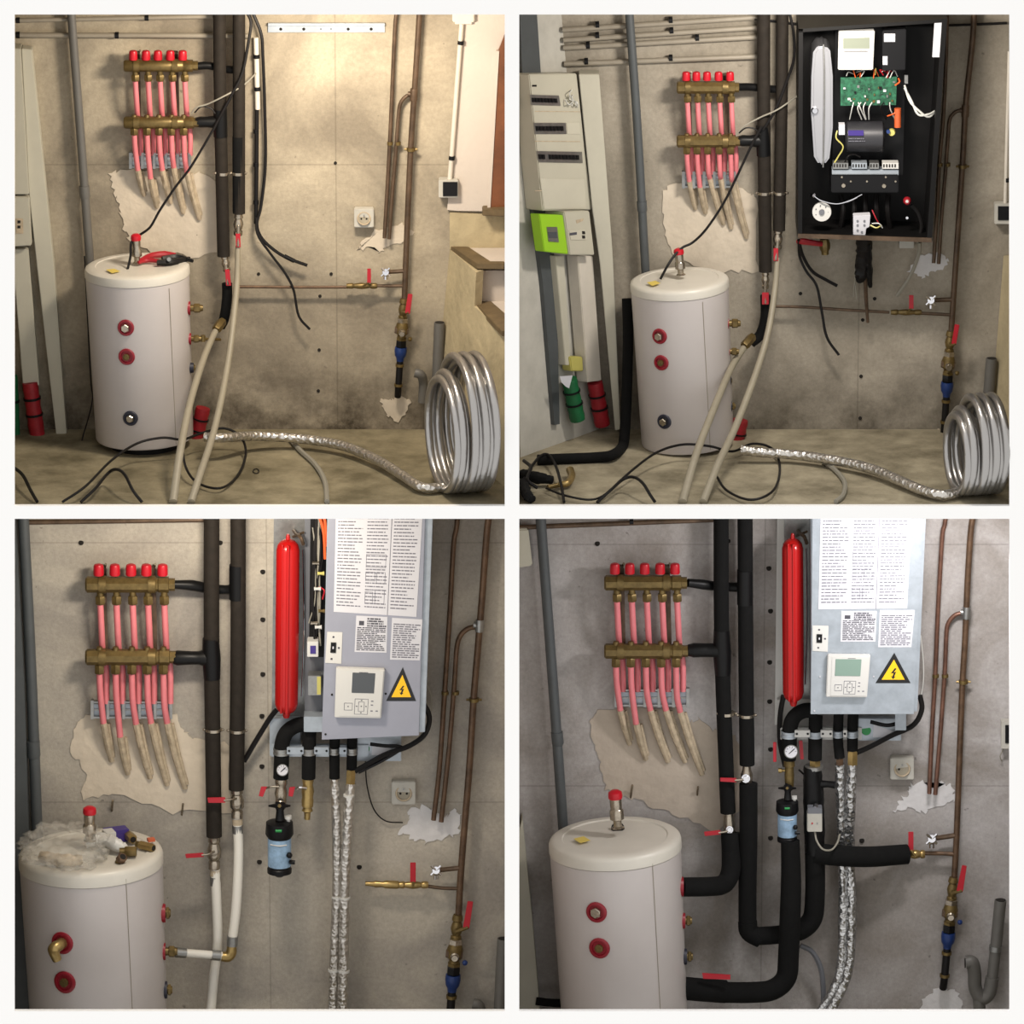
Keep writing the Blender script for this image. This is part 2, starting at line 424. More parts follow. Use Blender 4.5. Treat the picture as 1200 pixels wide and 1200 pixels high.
def ballvalve(parent, a, b, r, metal, quad=None, y=.12, name='ball_valve'):
    m = M().lathe(a, b, [(0, r * .8), (.14, r), (.2, r), (.24, r * .75), (.35, r * .95), (.5, r * 1.12), (.65, r * .95), (.76, r * .75), (.8, r), (.94, r), (1, r * .8)], 12)
    v = part(name, m, metal, parent)
    if quad:
        cx = sum(q[0] for q in quad) / 4; cy = sum(q[1] for q in quad) / 4
        mid = (Vector(a) + Vector(b)) / 2
        low = max(quad, key=lambda k: k[1]); hub = P(cx, low[1] - 1.5, y - .003) if abs(quad[0][1] - quad[2][1]) > abs(quad[0][0] - quad[1][0]) else P(cx, cy, y - .003)
        part('valve_stem', M().tube([mid, mid + Vector((0, -(y - (-mid.y)) + .012, 0)), hub], r * .35, 8, smooth=False), metal, v)
        lever(v, quad, y)
    return v

def tank(bay, ct, cb, rt, rb, y0, lid, label, ports, seamx, sides, plinth=None):
    a = P(ct[0], ct[1], y0); b = P(cb[0], cb[1], y0); H = (b - a).length
    g = thing('water_tank', label, 'tank', b)
    R = lambda t: rt + (rb - rt) * t
    tl = lid * S / H
    body = [(1.0, rb * .93), (.995, rb * .985), (.985, rb), (tl + .003, R(tl) * .992), (tl, R(tl) * .96)]
    part('body', M().lathe(b, a, [(1 - t, r) for t, r in body], 64), 'tank_white', g)
    lp = [(tl, rt * .95), (tl, rt), (tl * .35, rt * 1.0), (tl * .12, rt * .985), (0.0, rt * .95), (-.004, rt * .9), (-.004, rt * .8), (.0, rt * .785), (.0, rt * .06)]
    part('lid', M().lathe(b, a, [(1 - t, r) for t, r in lp], 64), 'lid_white', g)
    axis = lambda py: (ct[0] + (cb[0] - ct[0]) * (py - ct[1]) / (cb[1] - ct[1]))
    def surf(px, py, off=0.0):
        t = 0.0; yy = y0 + rt * S
        for _ in range(6):
            pt = P(px, py, yy); t = (a.z - pt.z) / (a.z - b.z); r = R(min(1, max(0, t))) * S
            cxx = a.x + (b.x - a.x) * t; dx = pt.x - cxx; dy = math.sqrt(max(0, r * r - dx * dx)); yy = y0 + dy
        n = Vector((dx, -dy, 0)).normalized(); pt = P(px, py, yy); return pt + n * off, n
    # vertical sheet seam
    sm = M(); last = None
    pts = []
    for k in range(12):
        py = ct[1] + lid + 16 + (cb[1] - ct[1] - lid - 8) * k / 11
        q, n = surf(seamx + (axis(py) - axis(ct[1])), py, .0); pts.append(q)
    part('seam', M().tube(pts, .35, 5), 'hose_grey', g)
    for (px, py, r, cm, kind) in ports:
        q, n = surf(px, py)
        col = part('port_collar', M().lathe(q - n * .006, q + n * .007, [(0, r), (.8, r), (1, r * .92), (1, r * .72), (.55, r * .66)], 24), cm, g, 'dark red ring' if cm == 'collar_red' else 'dark ring')
        if kind == 'plug':
            part('plug', hexnut(M(), q, q + n * .02, r * .52), 'nickel', col)
        elif kind == 'rod':
            part('plug', M().lathe(q, q + n * .018, [(0, r * .4), (.7, r * .4), (.75, r * .2), (1, r * .2)], 8), 'brass', col)
        else:
            el = M().tube([q, q + n * .035, q + n * .055 + Vector((-.012, 0, -.012)), q + n * .05 + Vector((.0, 0, -.06))], [r * .5, r * .52, r * .55, r * .4], 10)
            part('elbow', el, 'brass_bright', col)
    for (px, py, L, r, kind) in sides:
        a2 = P(px - 4, py, y0 + .03); b2 = P(px + 2, py, y0 + .03)
        part('side_collar', M().lathe(a2, b2, [(0, r * 1.6), (1, r * 1.45)], 18), 'collar_red' if kind != 'dark' else 'collar_dark', g)
        if L: part('side_fitting', hexnut(M().lathe(a2, P(px + L, py, y0 + .03), [(0, r * .7), (.9, r * .7), (1, r * .6)], 12), P(px + L * .35, py, y0 + .03), P(px + L * .8, py, y0 + .03), r), 'brass', g)
    if plinth:
        pz = M().lathe(b, Vector((b.x, b.y, plinth)), [(0, rb * .72), (1, rb * .72)], 32)
        part('foot_ring', pz, 'plastic_black', g)
    return g, surf

def safety_valve(bay, base, top, r, y, label, cap='cap_red'):
    a = P(base[0], base[1], y); b = P(top[0], top[1], y)
    g = thing('safety_valve', label, 'valve', a)
    part('valve_body', M().lathe(a, b, [(0, r * .95), (.05, r * .6), (.2, r * .6), (.24, r), (.45, r), (.5, r * .8), (.62, r * .85), (.8, r * .85)], 12), 'nickel', g)
    part('valve_cap', M().lathe(a.lerp(b, .78), b, [(0, r * .95), (.3, r * 1.02), (.75, r * .95), (1, r * .5)], 14), 'cap_red', g, 'red cap')
    return g

def riser(bay, pts, r, bands, label, matn='foam_black', Y=.09, name='insulated_pipe', group=None):
    g = thing(name, label, 'pipe', P(pts[-1][0], pts[-1][1], Y), group)
    part('foam_sleeve', M().tube(T([(x, y, Y) for x, y in pts]), r, 16, n=4), matn, g)
    for (bx, by, br) in bands:
        bd = part('pipe_clamp', M().lathe(P(bx, by - 1.6, Y), P(bx, by + 1.6, Y), [(0, br), (1, br)], 16).tube(T([(bx, by, .0), (bx, by, Y)]), 1.2, 6), 'nickel', g)
        for sx in (-1, 1): part('clamp_ear', M().ball(P(bx + sx * (br + 1), by, Y + .01), 1.9, 8), 'nickel', bd)
    return g

def cable(name, pts, r, matn, label, group=None, seg=7, cat='cable'):
    return single(name, M().tube([p if isinstance(p, Vector) else P(*p) for p in pts], r, seg), matn, label, cat, group)

def conduit_run(a, b, r, clips, label, y=.025, matn='conduit', group=None):
    g = thing('wall_conduit', label, 'conduit', P(a[0], a[1], y), group)
    part('tube', M().tube(T([(a[0], a[1], y), (b[0], b[1], y)]), r, 10, smooth=False), matn, g)
    for (x, yy) in clips:
        d = (Vector((b[0] - a[0], b[1] - a[1])).normalized()); e = 2.2
        part('pipe_clip', M().lathe(P(x - d.x * e, yy - d.y * e, y), P(x + d.x * e, yy + d.y * e, y), [(0, r * 1.35), (1, r * 1.35)], 10), 'plastic_black', g, 'black clip')
    return g

def outlet(bay, x0, y0, x1, y1, label, dark=False):
    g = thing('wall_outlet', label, 'outlet', P((x0 + x1) / 2, y1, 0)); cx = (x0 + x1) / 2; cy = (y0 + y1) / 2; r = (x1 - x0) * .32
    part('cover_plate', M().rect(x0, y0, x1, y1, .045, .0), 'dirty_white', g, bevel=.004)
    part('face_ring', M().lathe(P(cx, cy, .044), P(cx, cy, .052), [(0, r * 1.12), (1, r * 1.05), (1, r * .9), (.1, r * .84)], 24), 'casing', g)
    part('socket_face', M().lathe(P(cx, cy, .044), P(cx, cy, .0465), [(0, r * .84), (1, r * .84)], 20), 'hose_grey', g)
    for sx in (-1, 1): part('socket_hole', M().lathe(P(cx + sx * r * .42, cy + .5, .0464), P(cx + sx * r * .42, cy + .5, .0476), [(0, r * .16), (1, r * .16)], 8), 'hole', g)
    part('earth_pin', M().tube(T([(cx, cy - r * .5, .046), (cx, cy - r * .5, .056)]), r * .12, 8, smooth=False), 'steel', g)
    return g

def copper_set(bay, left, arch, main, rl, rm, clampL, clampM, tee, mats):
    g = thing('copper_pipe', 'thin copper pipe dropping straight to the plaster patch, ' + BAY[bay], 'pipe', P(*left[-1], .04))
    part('tube', M().tube(T([(x, y, .04) for x, y in left]), rl, 10), mats[0], g)
    if clampL:
        x, y = clampL
        part('pipe_clamp', M().lathe(P(x, y - 1.8, .04), P(x, y + 1.8, .04), [(0, rl * 1.5), (1, rl * 1.5)], 10).tube(T([(x, y, 0), (x, y, .05)]), 1.3, 6), 'brass', g)
    g2 = thing('copper_pipe', 'copper pipe leaving the main riser in an arch and dropping down, ' + BAY[bay], 'pipe', P(*arch[-1], .04))
    part('tube', M().tube(T([(x, y, .04) for x, y in arch]), rl, 10), mats[0], g2)
    if clampL:
        x = clampL[0] + 9 * (rl / 2.2); y = clampL[1]
        part('pipe_clamp', M().lathe(P(x, y - 1.8, .04), P(x, y + 1.8, .04), [(0, rl * 1.5), (1, rl * 1.5)], 10).tube(T([(x, y, 0), (x, y, .05)]), 1.3, 6), 'brass', g2)
    g3 = thing('copper_riser', 'thick brown copper riser pipe, rightmost of the copper pipes, ' + BAY[bay], 'pipe', P(*main[-1], .05))
    part('tube', M().tube(T([(x, y, .05) for x, y in main]), rm, 12), mats[1], g3)
    x, y = tee
    part('tee_fitting', M().lathe(P(x, y - 7, .05), P(x - .6, y + 7, .05), [(0, rm * 1.25), (.1, rm * 1.35), (.9, rm * 1.35), (1, rm * 1.25)], 12).lathe(P(x, y, .05), P(x - 7, y - 1, .045), [(0, rl * 1.3), (1, rl * 1.35)], 10), 'steel' if bay in 'cd' else 'tarnish', g3)
    x, y = clampM
    part('pipe_clamp', M().lathe(P(x, y - 2, .05), P(x, y + 2, .05), [(0, rm * 1.5), (1, rm * 1.5)], 12).tube(T([(x - rm * 2.3, y, .05), (x + rm * 2.3, y, .05)]), 1.5, 6, smooth=False).tube(T([(x, y, 0), (x, y, .05)]), 1.3, 6), 'brass', g3)
    return g3

def branch(bay, pts, hx, hy0, hy1, hw, valve_x0, valve_x1, r, matn, label, end=None):
    Y = .05
    g = thing('branch_pipe', label, 'pipe', P(*pts[0], Y))
    part('tube', M().tube(T([(x, y, Y) for x, y in pts]), r, 10), matn, g)
    ym = pts[-1][1]
    vy = pts[-1][1] if end is None else end
    ballvalve(g, P(valve_x0, vy, Y), P(valve_x1, vy, Y), r * 2.0, 'brass_bright' if bay in 'cd' else 'brass', [(hx - hw, hy0), (hx + hw, hy0), (hx + hw, hy1), (hx - hw, hy1)], .085)
    return g

def draw_tap(bay, x, y, xr, yr, r, label):
    r *= 1.2; g = thing('drain_tap', label, 'tap', P(x, y + 6, .05))
    part('arm', M().tube(T([(xr, yr, .05), ((x + xr) / 2, (y + yr) / 2, .05), (x, y, .06)]), r * .55, 8), 'tarnish', g)
    part('tap_body', M().lathe(P(x, y - r, .065), P(x, y + r * 1.8, .065), [(0, r * .7), (.3, r), (.6, r * .9), (.7, r * .6), (1, r * .6)], 12), 'chrome', g)
    hd = M()
    for k in range(4):
        a = math.pi / 4 + k * math.pi / 2; hd.tube([P(x, y, .085), P(x, y, .085) + Vector((math.cos(a), 0, math.sin(a))) * r * 1.5 * S], r * .3, 6, smooth=False)
    hd.lathe(P(x, y, .06), P(x, y, .09), [(0, r * .6), (1, r * .8)], 12)
    part('tap_handle', hd, 'chrome', g)

def stack(bay, x, y, xe, ye, k, lev, label):
    """main shut-off: lever valve, brass regulator, blue coupling, black pipe into the floor patch"""
    Y = .055; g = thing('shut_off_assembly', label, 'valve', P(xe, ye, Y))
    lx = lambda yy: x + (xe - x) * (yy - y) / (ye - y)
    seg_ = lambda t0, t1: (P(lx(y + (ye - y) * t0), y + (ye - y) * t0, Y), P(lx(y + (ye - y) * t1), y + (ye - y) * t1, Y))
    a, b = seg_(0, .22); ballvalve(g, a, b, 5.2 * k, 'brass', lev, .11)
    a, b = seg_(.22, .42); part('regulator', M().lathe(a, b, [(0, 4.4 * k), (.1, 6 * k), (.3, 7.6 * k), (.62, 7.6 * k), (.75, 5 * k), (1, 5.4 * k)], 12), 'brass', g)
    mid = a.lerp(b, .5); part('regulator_arm', hexnut(M(), mid + Vector((-.030 * k, -.004, .004)), mid + Vector((.026 * k, -.004, -.002)), 4.6 * k), 'tarnish', g)
    part('union_nut', hexnut(M(), a + (a - b) * .12, a + (b - a) * .12, 6.6 * k), 'nickel', g)
    part('union_nut', hexnut(M(), b + (a - b) * .14, b, 6.4 * k), 'brass', g)
    part('regulator_knob', M().lathe(mid, mid + Vector((.0, -.05, -.004)), [(0, 4.6 * k), (.7, 4.2 * k), (.8, 3 * k), (1, 3 * k)], 10), 'nickel', g)
    part('drain_knob', M().ball(mid + Vector((.034 * k, -.03, -.03)), 2.8 * k, 8), 'valve_blue' if bay in 'cd' else 'brass', g)
    a, b = seg_(.42, .49); part('black_nut', hexnut(M(), a, b, 6.6 * k), 'plastic_black', g)
    a, b = seg_(.49, .63); part('blue_coupling', M().lathe(a, b, [(0, 6.9 * k), (.25, 7.4 * k), (.6, 6.6 * k), (.8, 4.6 * k), (1, 4.2 * k)], 16), 'valve_blue', g, 'blue coupling')
    a, b = seg_(.62, 1.0); part('inlet_pipe', M().tube([a, b.lerp(a, .3), b + Vector((0, .02, 0))], 3.9 * k, 12), 'cable_black', g, 'black pipe')
    for t in (.66, .86):
        a, b = seg_(t, t + .025); part('pipe_clamp', M().lathe(a, b, [(0, 5.2 * k), (1, 5.2 * k)], 10), 'brass', g)
    return g

def lines(x0, y0, x1, y1, n, yf, seed, lean=0.0, frac=1.0, hh=.5):
    m = M(); rnd = random.Random(seed)
    for i in range(n):
        yy = y0 + (y1 - y0) * (i + .5) / n; xx = x0
        e = x0 + (x1 - x0) * rnd.uniform(.6, 1.0) * frac
        while xx < e:
            w_ = rnd.uniform(2, 7); xb = min(e, xx + w_)
            if xb - xx > .8: m.rect(xx, yy - hh, xb, yy + hh, yf + .0006, yf)
            xx = xb + rnd.uniform(.7, 1.4)
    return m
def bilin(q, u, v):
    a = Vector(q[0]).lerp(Vector(q[1]), u); b = Vector(q[3]).lerp(Vector(q[2]), u); c = a.lerp(b, v); return (c.x, c.y)
def sub(q, u0, v0, u1, v1): return [bilin(q, u0, v0), bilin(q, u1, v0), bilin(q, u1, v1), bilin(q, u0, v1)]
def qlines(q, n, yf, seed, u0=.06, u1=.94, v0=.04, v1=.96, hh=.12):
    m = M(); rnd = random.Random(seed); dv = (v1 - v0) / n
    for i in range(n):
        v = v0 + dv * (i + .5); u = u0; e = u0 + (u1 - u0) * rnd.choice((1, 1, .95, .7, .85))
        while u < e:
            ub = min(e, u + rnd.uniform(.05, .22))
            if ub - u > .02: m.poly(sub(q, u, v - dv * hh * 1.6, ub, v + dv * hh * 1.6), yf + .0006, yf)
            u = ub + rnd.uniform(.015, .04)
    return m
# ================================================================== BAY A (upper left)
B = 'in the upper left bay'
patch('a', [(128, 203), (150, 199), (205, 197), (232, 203), (255, 212), (262, 215), (262, 298), (215, 300), (170, 292), (150, 280), (144, 262), (140, 240), (134, 228)], 3, amp=3)
patch('a', [(425, 284), (440, 270), (470, 262), (484, 272), (472, 285), (455, 288), (446, 296), (438, 288), (420, 294)], 4, amp=2)
patch('a', [(446, 466), (458, 470), (466, 464), (482, 468), (478, 482), (466, 494), (452, 484)], 5, amp=2)
holes('a', [(375, 347), (374, 410), (373, 458), (393, 191), (231, 274), (303, 321), (388, 321)], 2.0)
conduit_run((17, 24), (262, 19), 2.6, [(21, 23.8), (172, 21)], 'cream conduit running highest along the wall top, upper left bay', group='conduits along the top')
conduit_run((17, 41), (293, 42), 3.0, [(21, 41), (137, 41.4)], 'cream conduit running just below the topmost one, upper left bay', group='conduits along the top')
g = thing('drain_pipe', 'grey plastic vertical pipe with a joint sleeve left of the manifold, upper left bay', 'pipe', P(106, 330, .045))
part('tube', M().tube(T([(83, 10, .045), (96, 180, .045), (108, 345, .045)]), 5, 14), 'pvc_grey', g)
part('joint_sleeve', M().lathe(P(98.5, 218, .045), P(99.8, 232, .045), [(0, 6.2), (.8, 6.2), (1, 5.6)], 14), 'pvc_grey', g)

# electric board edge + cover strips at the far left
g = thing('distribution_board', 'cream electric distribution board cut by the left edge, upper left bay', 'board', P(20, 290, 0))
part('cover', M().poly([(5, 57), (24, 57), (34, 228), (5, 228)], .10, 0), 'board_cream', g, bevel=.003)
part('meter_cover', M().poly([(5, 231), (34, 231), (37, 288), (5, 290)], .11, 0), 'board_cream', g, bevel=.004)
part('meter_socket', M().rect(18, 256, 27, 274, .112, .108, .5), 'casing', g, bevel=.0015)
for yy in (260, 266): part('socket_slot', M().rect(20.5, yy - 1.6, 24, yy + 1.6, .1135, .111), 'hole', g)
single('trunking_cover', M().poly([(25, 57), (37, 58), (63, 310), (78, 509), (66, 510), (43, 310), (34, 228)], .07, 0), 'duct_cream', 'tall cream trunking strip down to the floor, upper left bay', 'trunking', bevel=.003)
single('trunking_box', M().poly([(17, 292), (33, 292), (46, 452), (27, 452), (17, 330)], .075, 0.01), 'duct_cream', 'short cream trunking ending above red sleeves, upper left bay', 'trunking', bevel=.003)
def sleeve(x0, y0, x1, y1, r, matn, label, y=.07, rings=2):
    g = thing('conduit_sleeve', label, 'sleeve', P(x1, y1, y))
    a = P(x0, y0, y); b = P(x1, y1, y)
    prof = []
    n = 9
    for i in range(n + 1): prof += [(i / n, r * (1.0 if i % 2 else .93))]
    part('corrugated_tube', M().lathe(a, b, prof, 14), matn, g)
    for i in range(rings):
        t = (i + 1) / (rings + 1.4); part('tie', M().lathe(a.lerp(b, t - .02), a.lerp(b, t + .02), [(0, r * 1.1), (1, r * 1.1)], 14), 'plastic_black', g)
    return g
sleeve(35, 448, 44, 512, 9.5, 'sleeve_red', 'red corrugated sleeves tied in black below trunking, upper left bay')
sleeve(14, 440, 17, 512, 7, 'sleeve_green', 'dark green sleeve at the left edge, upper left bay', rings=1)
single('loose_cable', M().tube([P(99, 300, .03), P(106, 440, .05), P(108, 470, .05), FL(96, 516, .004)], .8, 6), 'cable_black', 'thin dark cord hanging beside the tank to the floor, upper left bay', 'cable')

manifold('a', 145, 232, 77, 143.5, 7.2, [156, 171, 185, 199.5, 214], 59, 70, 5.0, 2.5, 3, 4,
         [(169, 229), (184, 243), (200, 238), (215, 250), (234, 257)], [199, 209, 199, 196, 202], (153, 180, 222, 197), 'brass', 6.2, (160, 205))
# risers
g = riser('a', [(257, 5), (258, 120), (262, 300)], 7.4, [(261, 203, 7.9)], 'black foam insulated riser, left one of the pair beside manifold, upper left bay', 'foam_brown', group='insulated risers')
part('connector', M().lathe(P(228, 143, .10), P(258, 143, .09), [(0, 5), (.2, 6.5), (.5, 6.3), (.8, 7.6), (1, 7.6)], 12).lathe(P(258, 128, .09), P(258.6, 160, .09), [(0, 8.2), (1, 8.2)], 14), 'tape_black', g)
ballvalve(g, P(263, 299, .09), P(266, 318, .09), 4.6, 'nickel', [(263.5, 316), (269, 316), (271, 335), (265, 335)], .12)
part('elbow_sleeve', M().tube(T([(266, 332, .085), (266, 350, .085), (263, 372, .085), (258, 383, .085)]), 6, 12), 'foam_black', g)
g = riser('a', [(280, 5), (280, 120), (280, 250)], 7.2, [(279, 203, 7.7)], 'black foam insulated riser, right one of the pair beside manifold, upper left bay', 'foam_brown', group='insulated risers')
part('connector', M().tube(T([(229, 77.5, .10), (245, 77, .07), (262, 81, .055), (280, 82, .08)]), 4.6, 10), 'tape_black', g)
ballvalve(g, P(279.5, 250, .09), P(279, 276, .09), 5.4, 'nickel', [(276, 274), (281.5, 274), (282, 290), (276.5, 290)], .12)
part('foam_cap', M().tube(T([(279.4, 160, .093), (279.6, 248, .09)]), 7.0, 14), 'foam_black', g)
# hoses to the front
single('flexible_hose', M().tube(T([(279, 288, .10), (277, 340, .16), (268, 420, .34), (252, 500, .66), (233, 560, .98), (224, 588, 1.105)]), [3.2, 3.6, 3.8, 4, 4.2, 4.4], 12), 'hose_grey', 'long grey flexible hose from the right riser valve, upper left bay', 'hose')
g = thing('flexible_hose', 'grey flexible hose from the brass tee beside the tank, upper left bay', 'hose', P(205, 588, 1.1))
part('tube', M().tube(T([(258, 381, .16), (250, 393, .22), (237, 425, .38), (222, 475, .62), (211, 530, .88), (203, 588, 1.105)]), [3.8, 3.8, 4, 4.3, 4.5, 4.8], 12), 'hose_grey', g)
part('hose_nut', hexnut(M(), P(253, 387, .2), P(261, 376, .14), 5.6), 'brass', g)
# tank
ta, surf = tank('a', (160.5, 311), (169.5, 513), 60.5, 56.5, .24, 11, 'white cylindrical water tank with tools on its lid, upper left bay',
     [(147.5, 384, 9.6, 'collar_red', 'plug'), (148.5, 418, 9.6, 'collar_red', 'rod'), (153, 490, 8.8, 'collar_dark', 'plug')], 197,
     [(221, 361, 17, 5.5, 'red'), (222, 397, 14, 4.6, 'red'), (225, 431, 4, 4, 'dark'), (227, 461, 3, 4, 'dark')], ZF)
part('side_tap', M().tube(T([(236, 397, .27), (244, 397.5, .25), (258, 398, .2)]), 1.8, 8).lathe(P(238, 393, .265), P(238, 400, .265), [(0, 3), (1, 3)], 8), 'brass', ta)
safety_valve('a', (161, 308), (159, 274), 6, .24, 'brass safety valve with red cap on the tank lid, upper left bay')
TZ = P(160.5, 311, .24).z + .004
def TP(px, py, lift=0.0, z=None):
    d = ray(px, py); t = ((z if z is not None else TZ) + lift - CAMP.z) / d.z; return CAMP + d * t
single('sticker', M().prism([TP(124, 316), TP(134, 315), TP(141, 318), TP(131, 320)], (0, 0, .0006)), 'sticker_yellow', 'faded yellow sticker on the tank lid, upper left bay', 'sticker')
g = thing('locking_pliers', 'red and black gripping pliers lying on the tank lid, upper left bay', 'tool', TP(190, 305))
part('red_handle', M().tube([TP(163, 306, .016), TP(176, 300, .02), TP(192, 298, .02), TP(206, 299, .018)], [2.2, 3.6, 4, 2.6], 8), 'tool_red', g)
part('red_handle', M().tube([TP(162, 308, .012), TP(172, 305, .014), TP(186, 306, .014)], [2, 3, 2.4], 8), 'tool_red', g)
part('jaw', M().tube([TP(184, 308, .016), TP(200, 307, .016), TP(222, 303, .012)], [3.4, 4.4, 2.6], 6), 'cable_black', g)
part('jaw', M().tube([TP(190, 303, .02), TP(208, 301, .02), TP(226, 306, .01)], [2.8, 3.4, 2], 6), 'plastic_black', g)
part('pivot', M().lathe(TP(198, 304, .02), TP(198, 304, .034), [(0, 2.6), (1, 2.4)], 10), 'steel', g)
cable('power_cable', [(252, 148, .13), (238, 172, .15), (222, 198, .17), (205, 220, .19), (187, 247, .21), (176, 266, .22), (163, 276, .22), (154, 284, .25), (153, 300, .27), (149, 318, .3)], 1.5, 'cable_black', 'black cable sagging from the riser to the tank lid, upper left bay')
cable('thin_cable', [(224, 133, .12), (230, 126, .13), (243, 122, .13), (262, 113, .14), (285, 100, .1), (300, 86, .05)], 1.0, 'cable_grey', 'thin pale cable crossing the risers, upper left bay')
cable('thin_cable', [(228, 132, .12), (236, 125, .12), (247, 127, .12), (252, 133, .12)], .9, 'cable_black', 'small black cable loop above the brass manifold end, upper left bay')
cable('power_cable', [(289, 14, .1), (294, 26, .1), (291, 50, .11), (284, 85, .12), (272, 110, .13), (256, 140, .13), (250, 152, .13)], 1.8, 'cable_black', 'black cable bundle draped over the right riser, upper left bay')
# conduit with clips + loose cables
g = conduit_run((300, 44), (302, 128), 3.0, [(300.5, 66), (301.5, 104)], 'white conduit with black clips right of the risers, upper left bay', .03, 'conduit_white')
g = conduit_run((301, 128), (300, 262), 2.5, [(300, 154), (300, 193), (300, 237)], 'dark cable run with black clips below the white conduit, upper left bay', .03, 'cable_black')
cable('power_cable', [(296, 14, .04), (306, 40, .05), (308, 66, .05), (310, 120, .04), (311, 190, .03), (306, 240, .04), (301, 262, .05), (306, 278, .05), (320, 292, .05), (336, 302, .05), (360, 311, .05)], 1.9, 'cable_black', 'black cable bowing right of the clips, ending in a taped tip, upper left bay')
cable('power_cable', [(300, 255, .05), (302, 275, .06), (316, 296, .06), (334, 320, .06), (344, 340, .06), (350, 370, .06), (363, 386, .06)], 1.5, 'cable_black', 'long black cable hanging lowest with a frayed end, upper left bay')
single('cable_tip', M().tube(T([(333, 300, .054), (345, 306, .054)]), 2.6, 8, smooth=False), 'tape_black', 'black tape wrap near the end of the hanging cable, upper left bay', 'tape')
# mounting rail
g = thing('mounting_rail', 'silver metal mounting rail screwed to the wall, upper left bay', 'rail', P(382, 38, 0))
part('rail_plate', M().rect(314, 30, 451, 38, .012, .0), 'galvanised', g, bevel=.001)
part('rail_lip', M().rect(314, 27.5, 451, 30.5, .03, .012), 'galvanised', g, bevel=.001)
for x in (329, 356, 376, 388, 408, 435): part('rail_hole', M().lathe(P(x, 34, .0115), P(x, 34, .0135), [(0, 1.9 if x not in (376, 388) else .8), (1, 1.6 if x not in (376, 388) else .7)], 10), 'hole', g)
# copper
copper_set('a', [(466, 10), (463.5, 24), (461.5, 60), (458.5, 130), (455, 200), (450.5, 279)],
           [(484, 111), (476, 113), (469, 122), (466.5, 140), (464, 175), (459, 235), (456, 280)],
           [(492, 10), (489.5, 50), (485.5, 110), (481, 180), (477, 270), (474, 350)], 2.3, 3.4, (457, 168), (481.5, 175), (485.2, 111), ('tarnish', 'tarnish'))
outlet('a', 415, 245, 438, 267, 'white round-faced wall outlet left of the copper pipes, upper left bay')
branch('a', [(281, 336), (345, 336.5), (408, 336.5)], 432.5, 315, 332, 2.2, 406, 442, 1.7, 'copper', 'thin horizontal copper branch with a red lever valve, upper left bay', 335)
single('branch_stub', M().tube(T([(440, 335, .05), (474, 335, .05)]), 1.9, 8), 'tarnish', 'short copper stub joining valve to the thick riser, upper left bay', 'pipe')
draw_tap('a', 452, 319, 474, 317.5, 3.8, 'small chrome drain tap on a side arm, upper left bay')
stack('a', 473.5, 350, 466, 466, 1.0, [(478, 344.5), (483.5, 345), (480.5, 368), (474.5, 367)], 'brass shut-off valve set with red lever and blue coupling, upper left bay')
# right side: white wall, door, stair
struct('trim_2', M().poly([(545, 5), (600, 5), (600, 248), (535, 247), (524, 246), (535, 130)], .02, 0), 'white_wall')
sw = thing('switch_box', 'grey switch box with a black rocker under white conduit, upper left bay', 'switch', P(525, 232, 0))
part('housing', M().rect(514, 211, 537, 232, .055, .0), 'plastic_grey' if 0 else 'dirty_white', sw, bevel=.003)
part('rocker', M().rect(519, 213.5, 536, 230, .06, .053), 'plastic_black', sw, bevel=.001)
jb = thing('junction_box', 'white junction box at the wall top above white conduit, upper left bay', 'box', P(543, 28, .0))
part('housing', M().rect(530, 8, 556, 26, .05, .0), 'conduit_white', jb, bevel=.004)
part('base_rim', M().rect(533, 25, 553, 28.5, .045, .0), 'conduit_white', jb, bevel=.002)
conduit_run((541, 28), (527, 212), 2.8, [(540, 50), (529.5, 185)], 'white conduit dropping to the black switch, upper left bay', .035, 'conduit_white')
struct('door_1', M().poly([(584, 60), (592, 40), (592, 246), (573, 246)], .05, .0), 'wood_door')
part('frame_strip', M().poly([(581.5, 60), (585, 60), (574.5, 246), (571, 246)], .055, 0), 'white_wall', bpy.data.objects['door_1'])
struct('trim_3', M().poly([(565, 246), (592, 245), (592, 254), (565, 253)], .09, 0), 'wood_step', .003)
def zp(px, py, z): d = ray(px, py); t = (z - CAMP.z) / d.z; return CAMP + d * t
def stair_y(px, py): return max(.003, .0095 * (px - (527 - 19 * (py - 290) / 213.0)))
sw_pts = [(527, 292), (558, 319), (556, 359), (598, 398), (598, 580), (507, 506)]
struct('wall_stair', M().prism([P(x, y, stair_y(x, y)) for x, y in sw_pts], (.03, .03, 0)), 'yellow_plaster')
struct('wall_stair', M().poly([(527, 249), (592, 252), (592, 292), (527, 292)], .012, 0), 'yellow_plaster')
z1 = P(527, 288, 0).z; z2 = P(554, 353, .26).z
struct('trim_4', M().prism([zp(x, y, z1) for x, y in [(527, 288), (549, 289), (575, 306), (591, 306), (591, 309), (559, 309)]], (0, 0, -.024)), 'wood_step', .002)
struct('trim_5', M().prism([zp(x, y, z1 - .006) for x, y in [(540, 286), (592, 286), (592, 308), (572, 308)]], (0, 0, -.015)), 'white_wall')
struct('trim_6', M().prism([zp(x, y, z2) for x, y in [(554, 353), (576, 353), (592, 367), (592, 388), (588, 388)]], (0, 0, -.022)), 'wood_step', .002)
struct('trim_7', M().prism([zp(x, y, z2 - .006) for x, y in [(570, 350), (592, 350), (592, 372)]], (0, 0, -.015)), 'white_wall')
struct('wall_riser', M().rect(556, 317, 592, 354, .24, .02), 'white_wall')
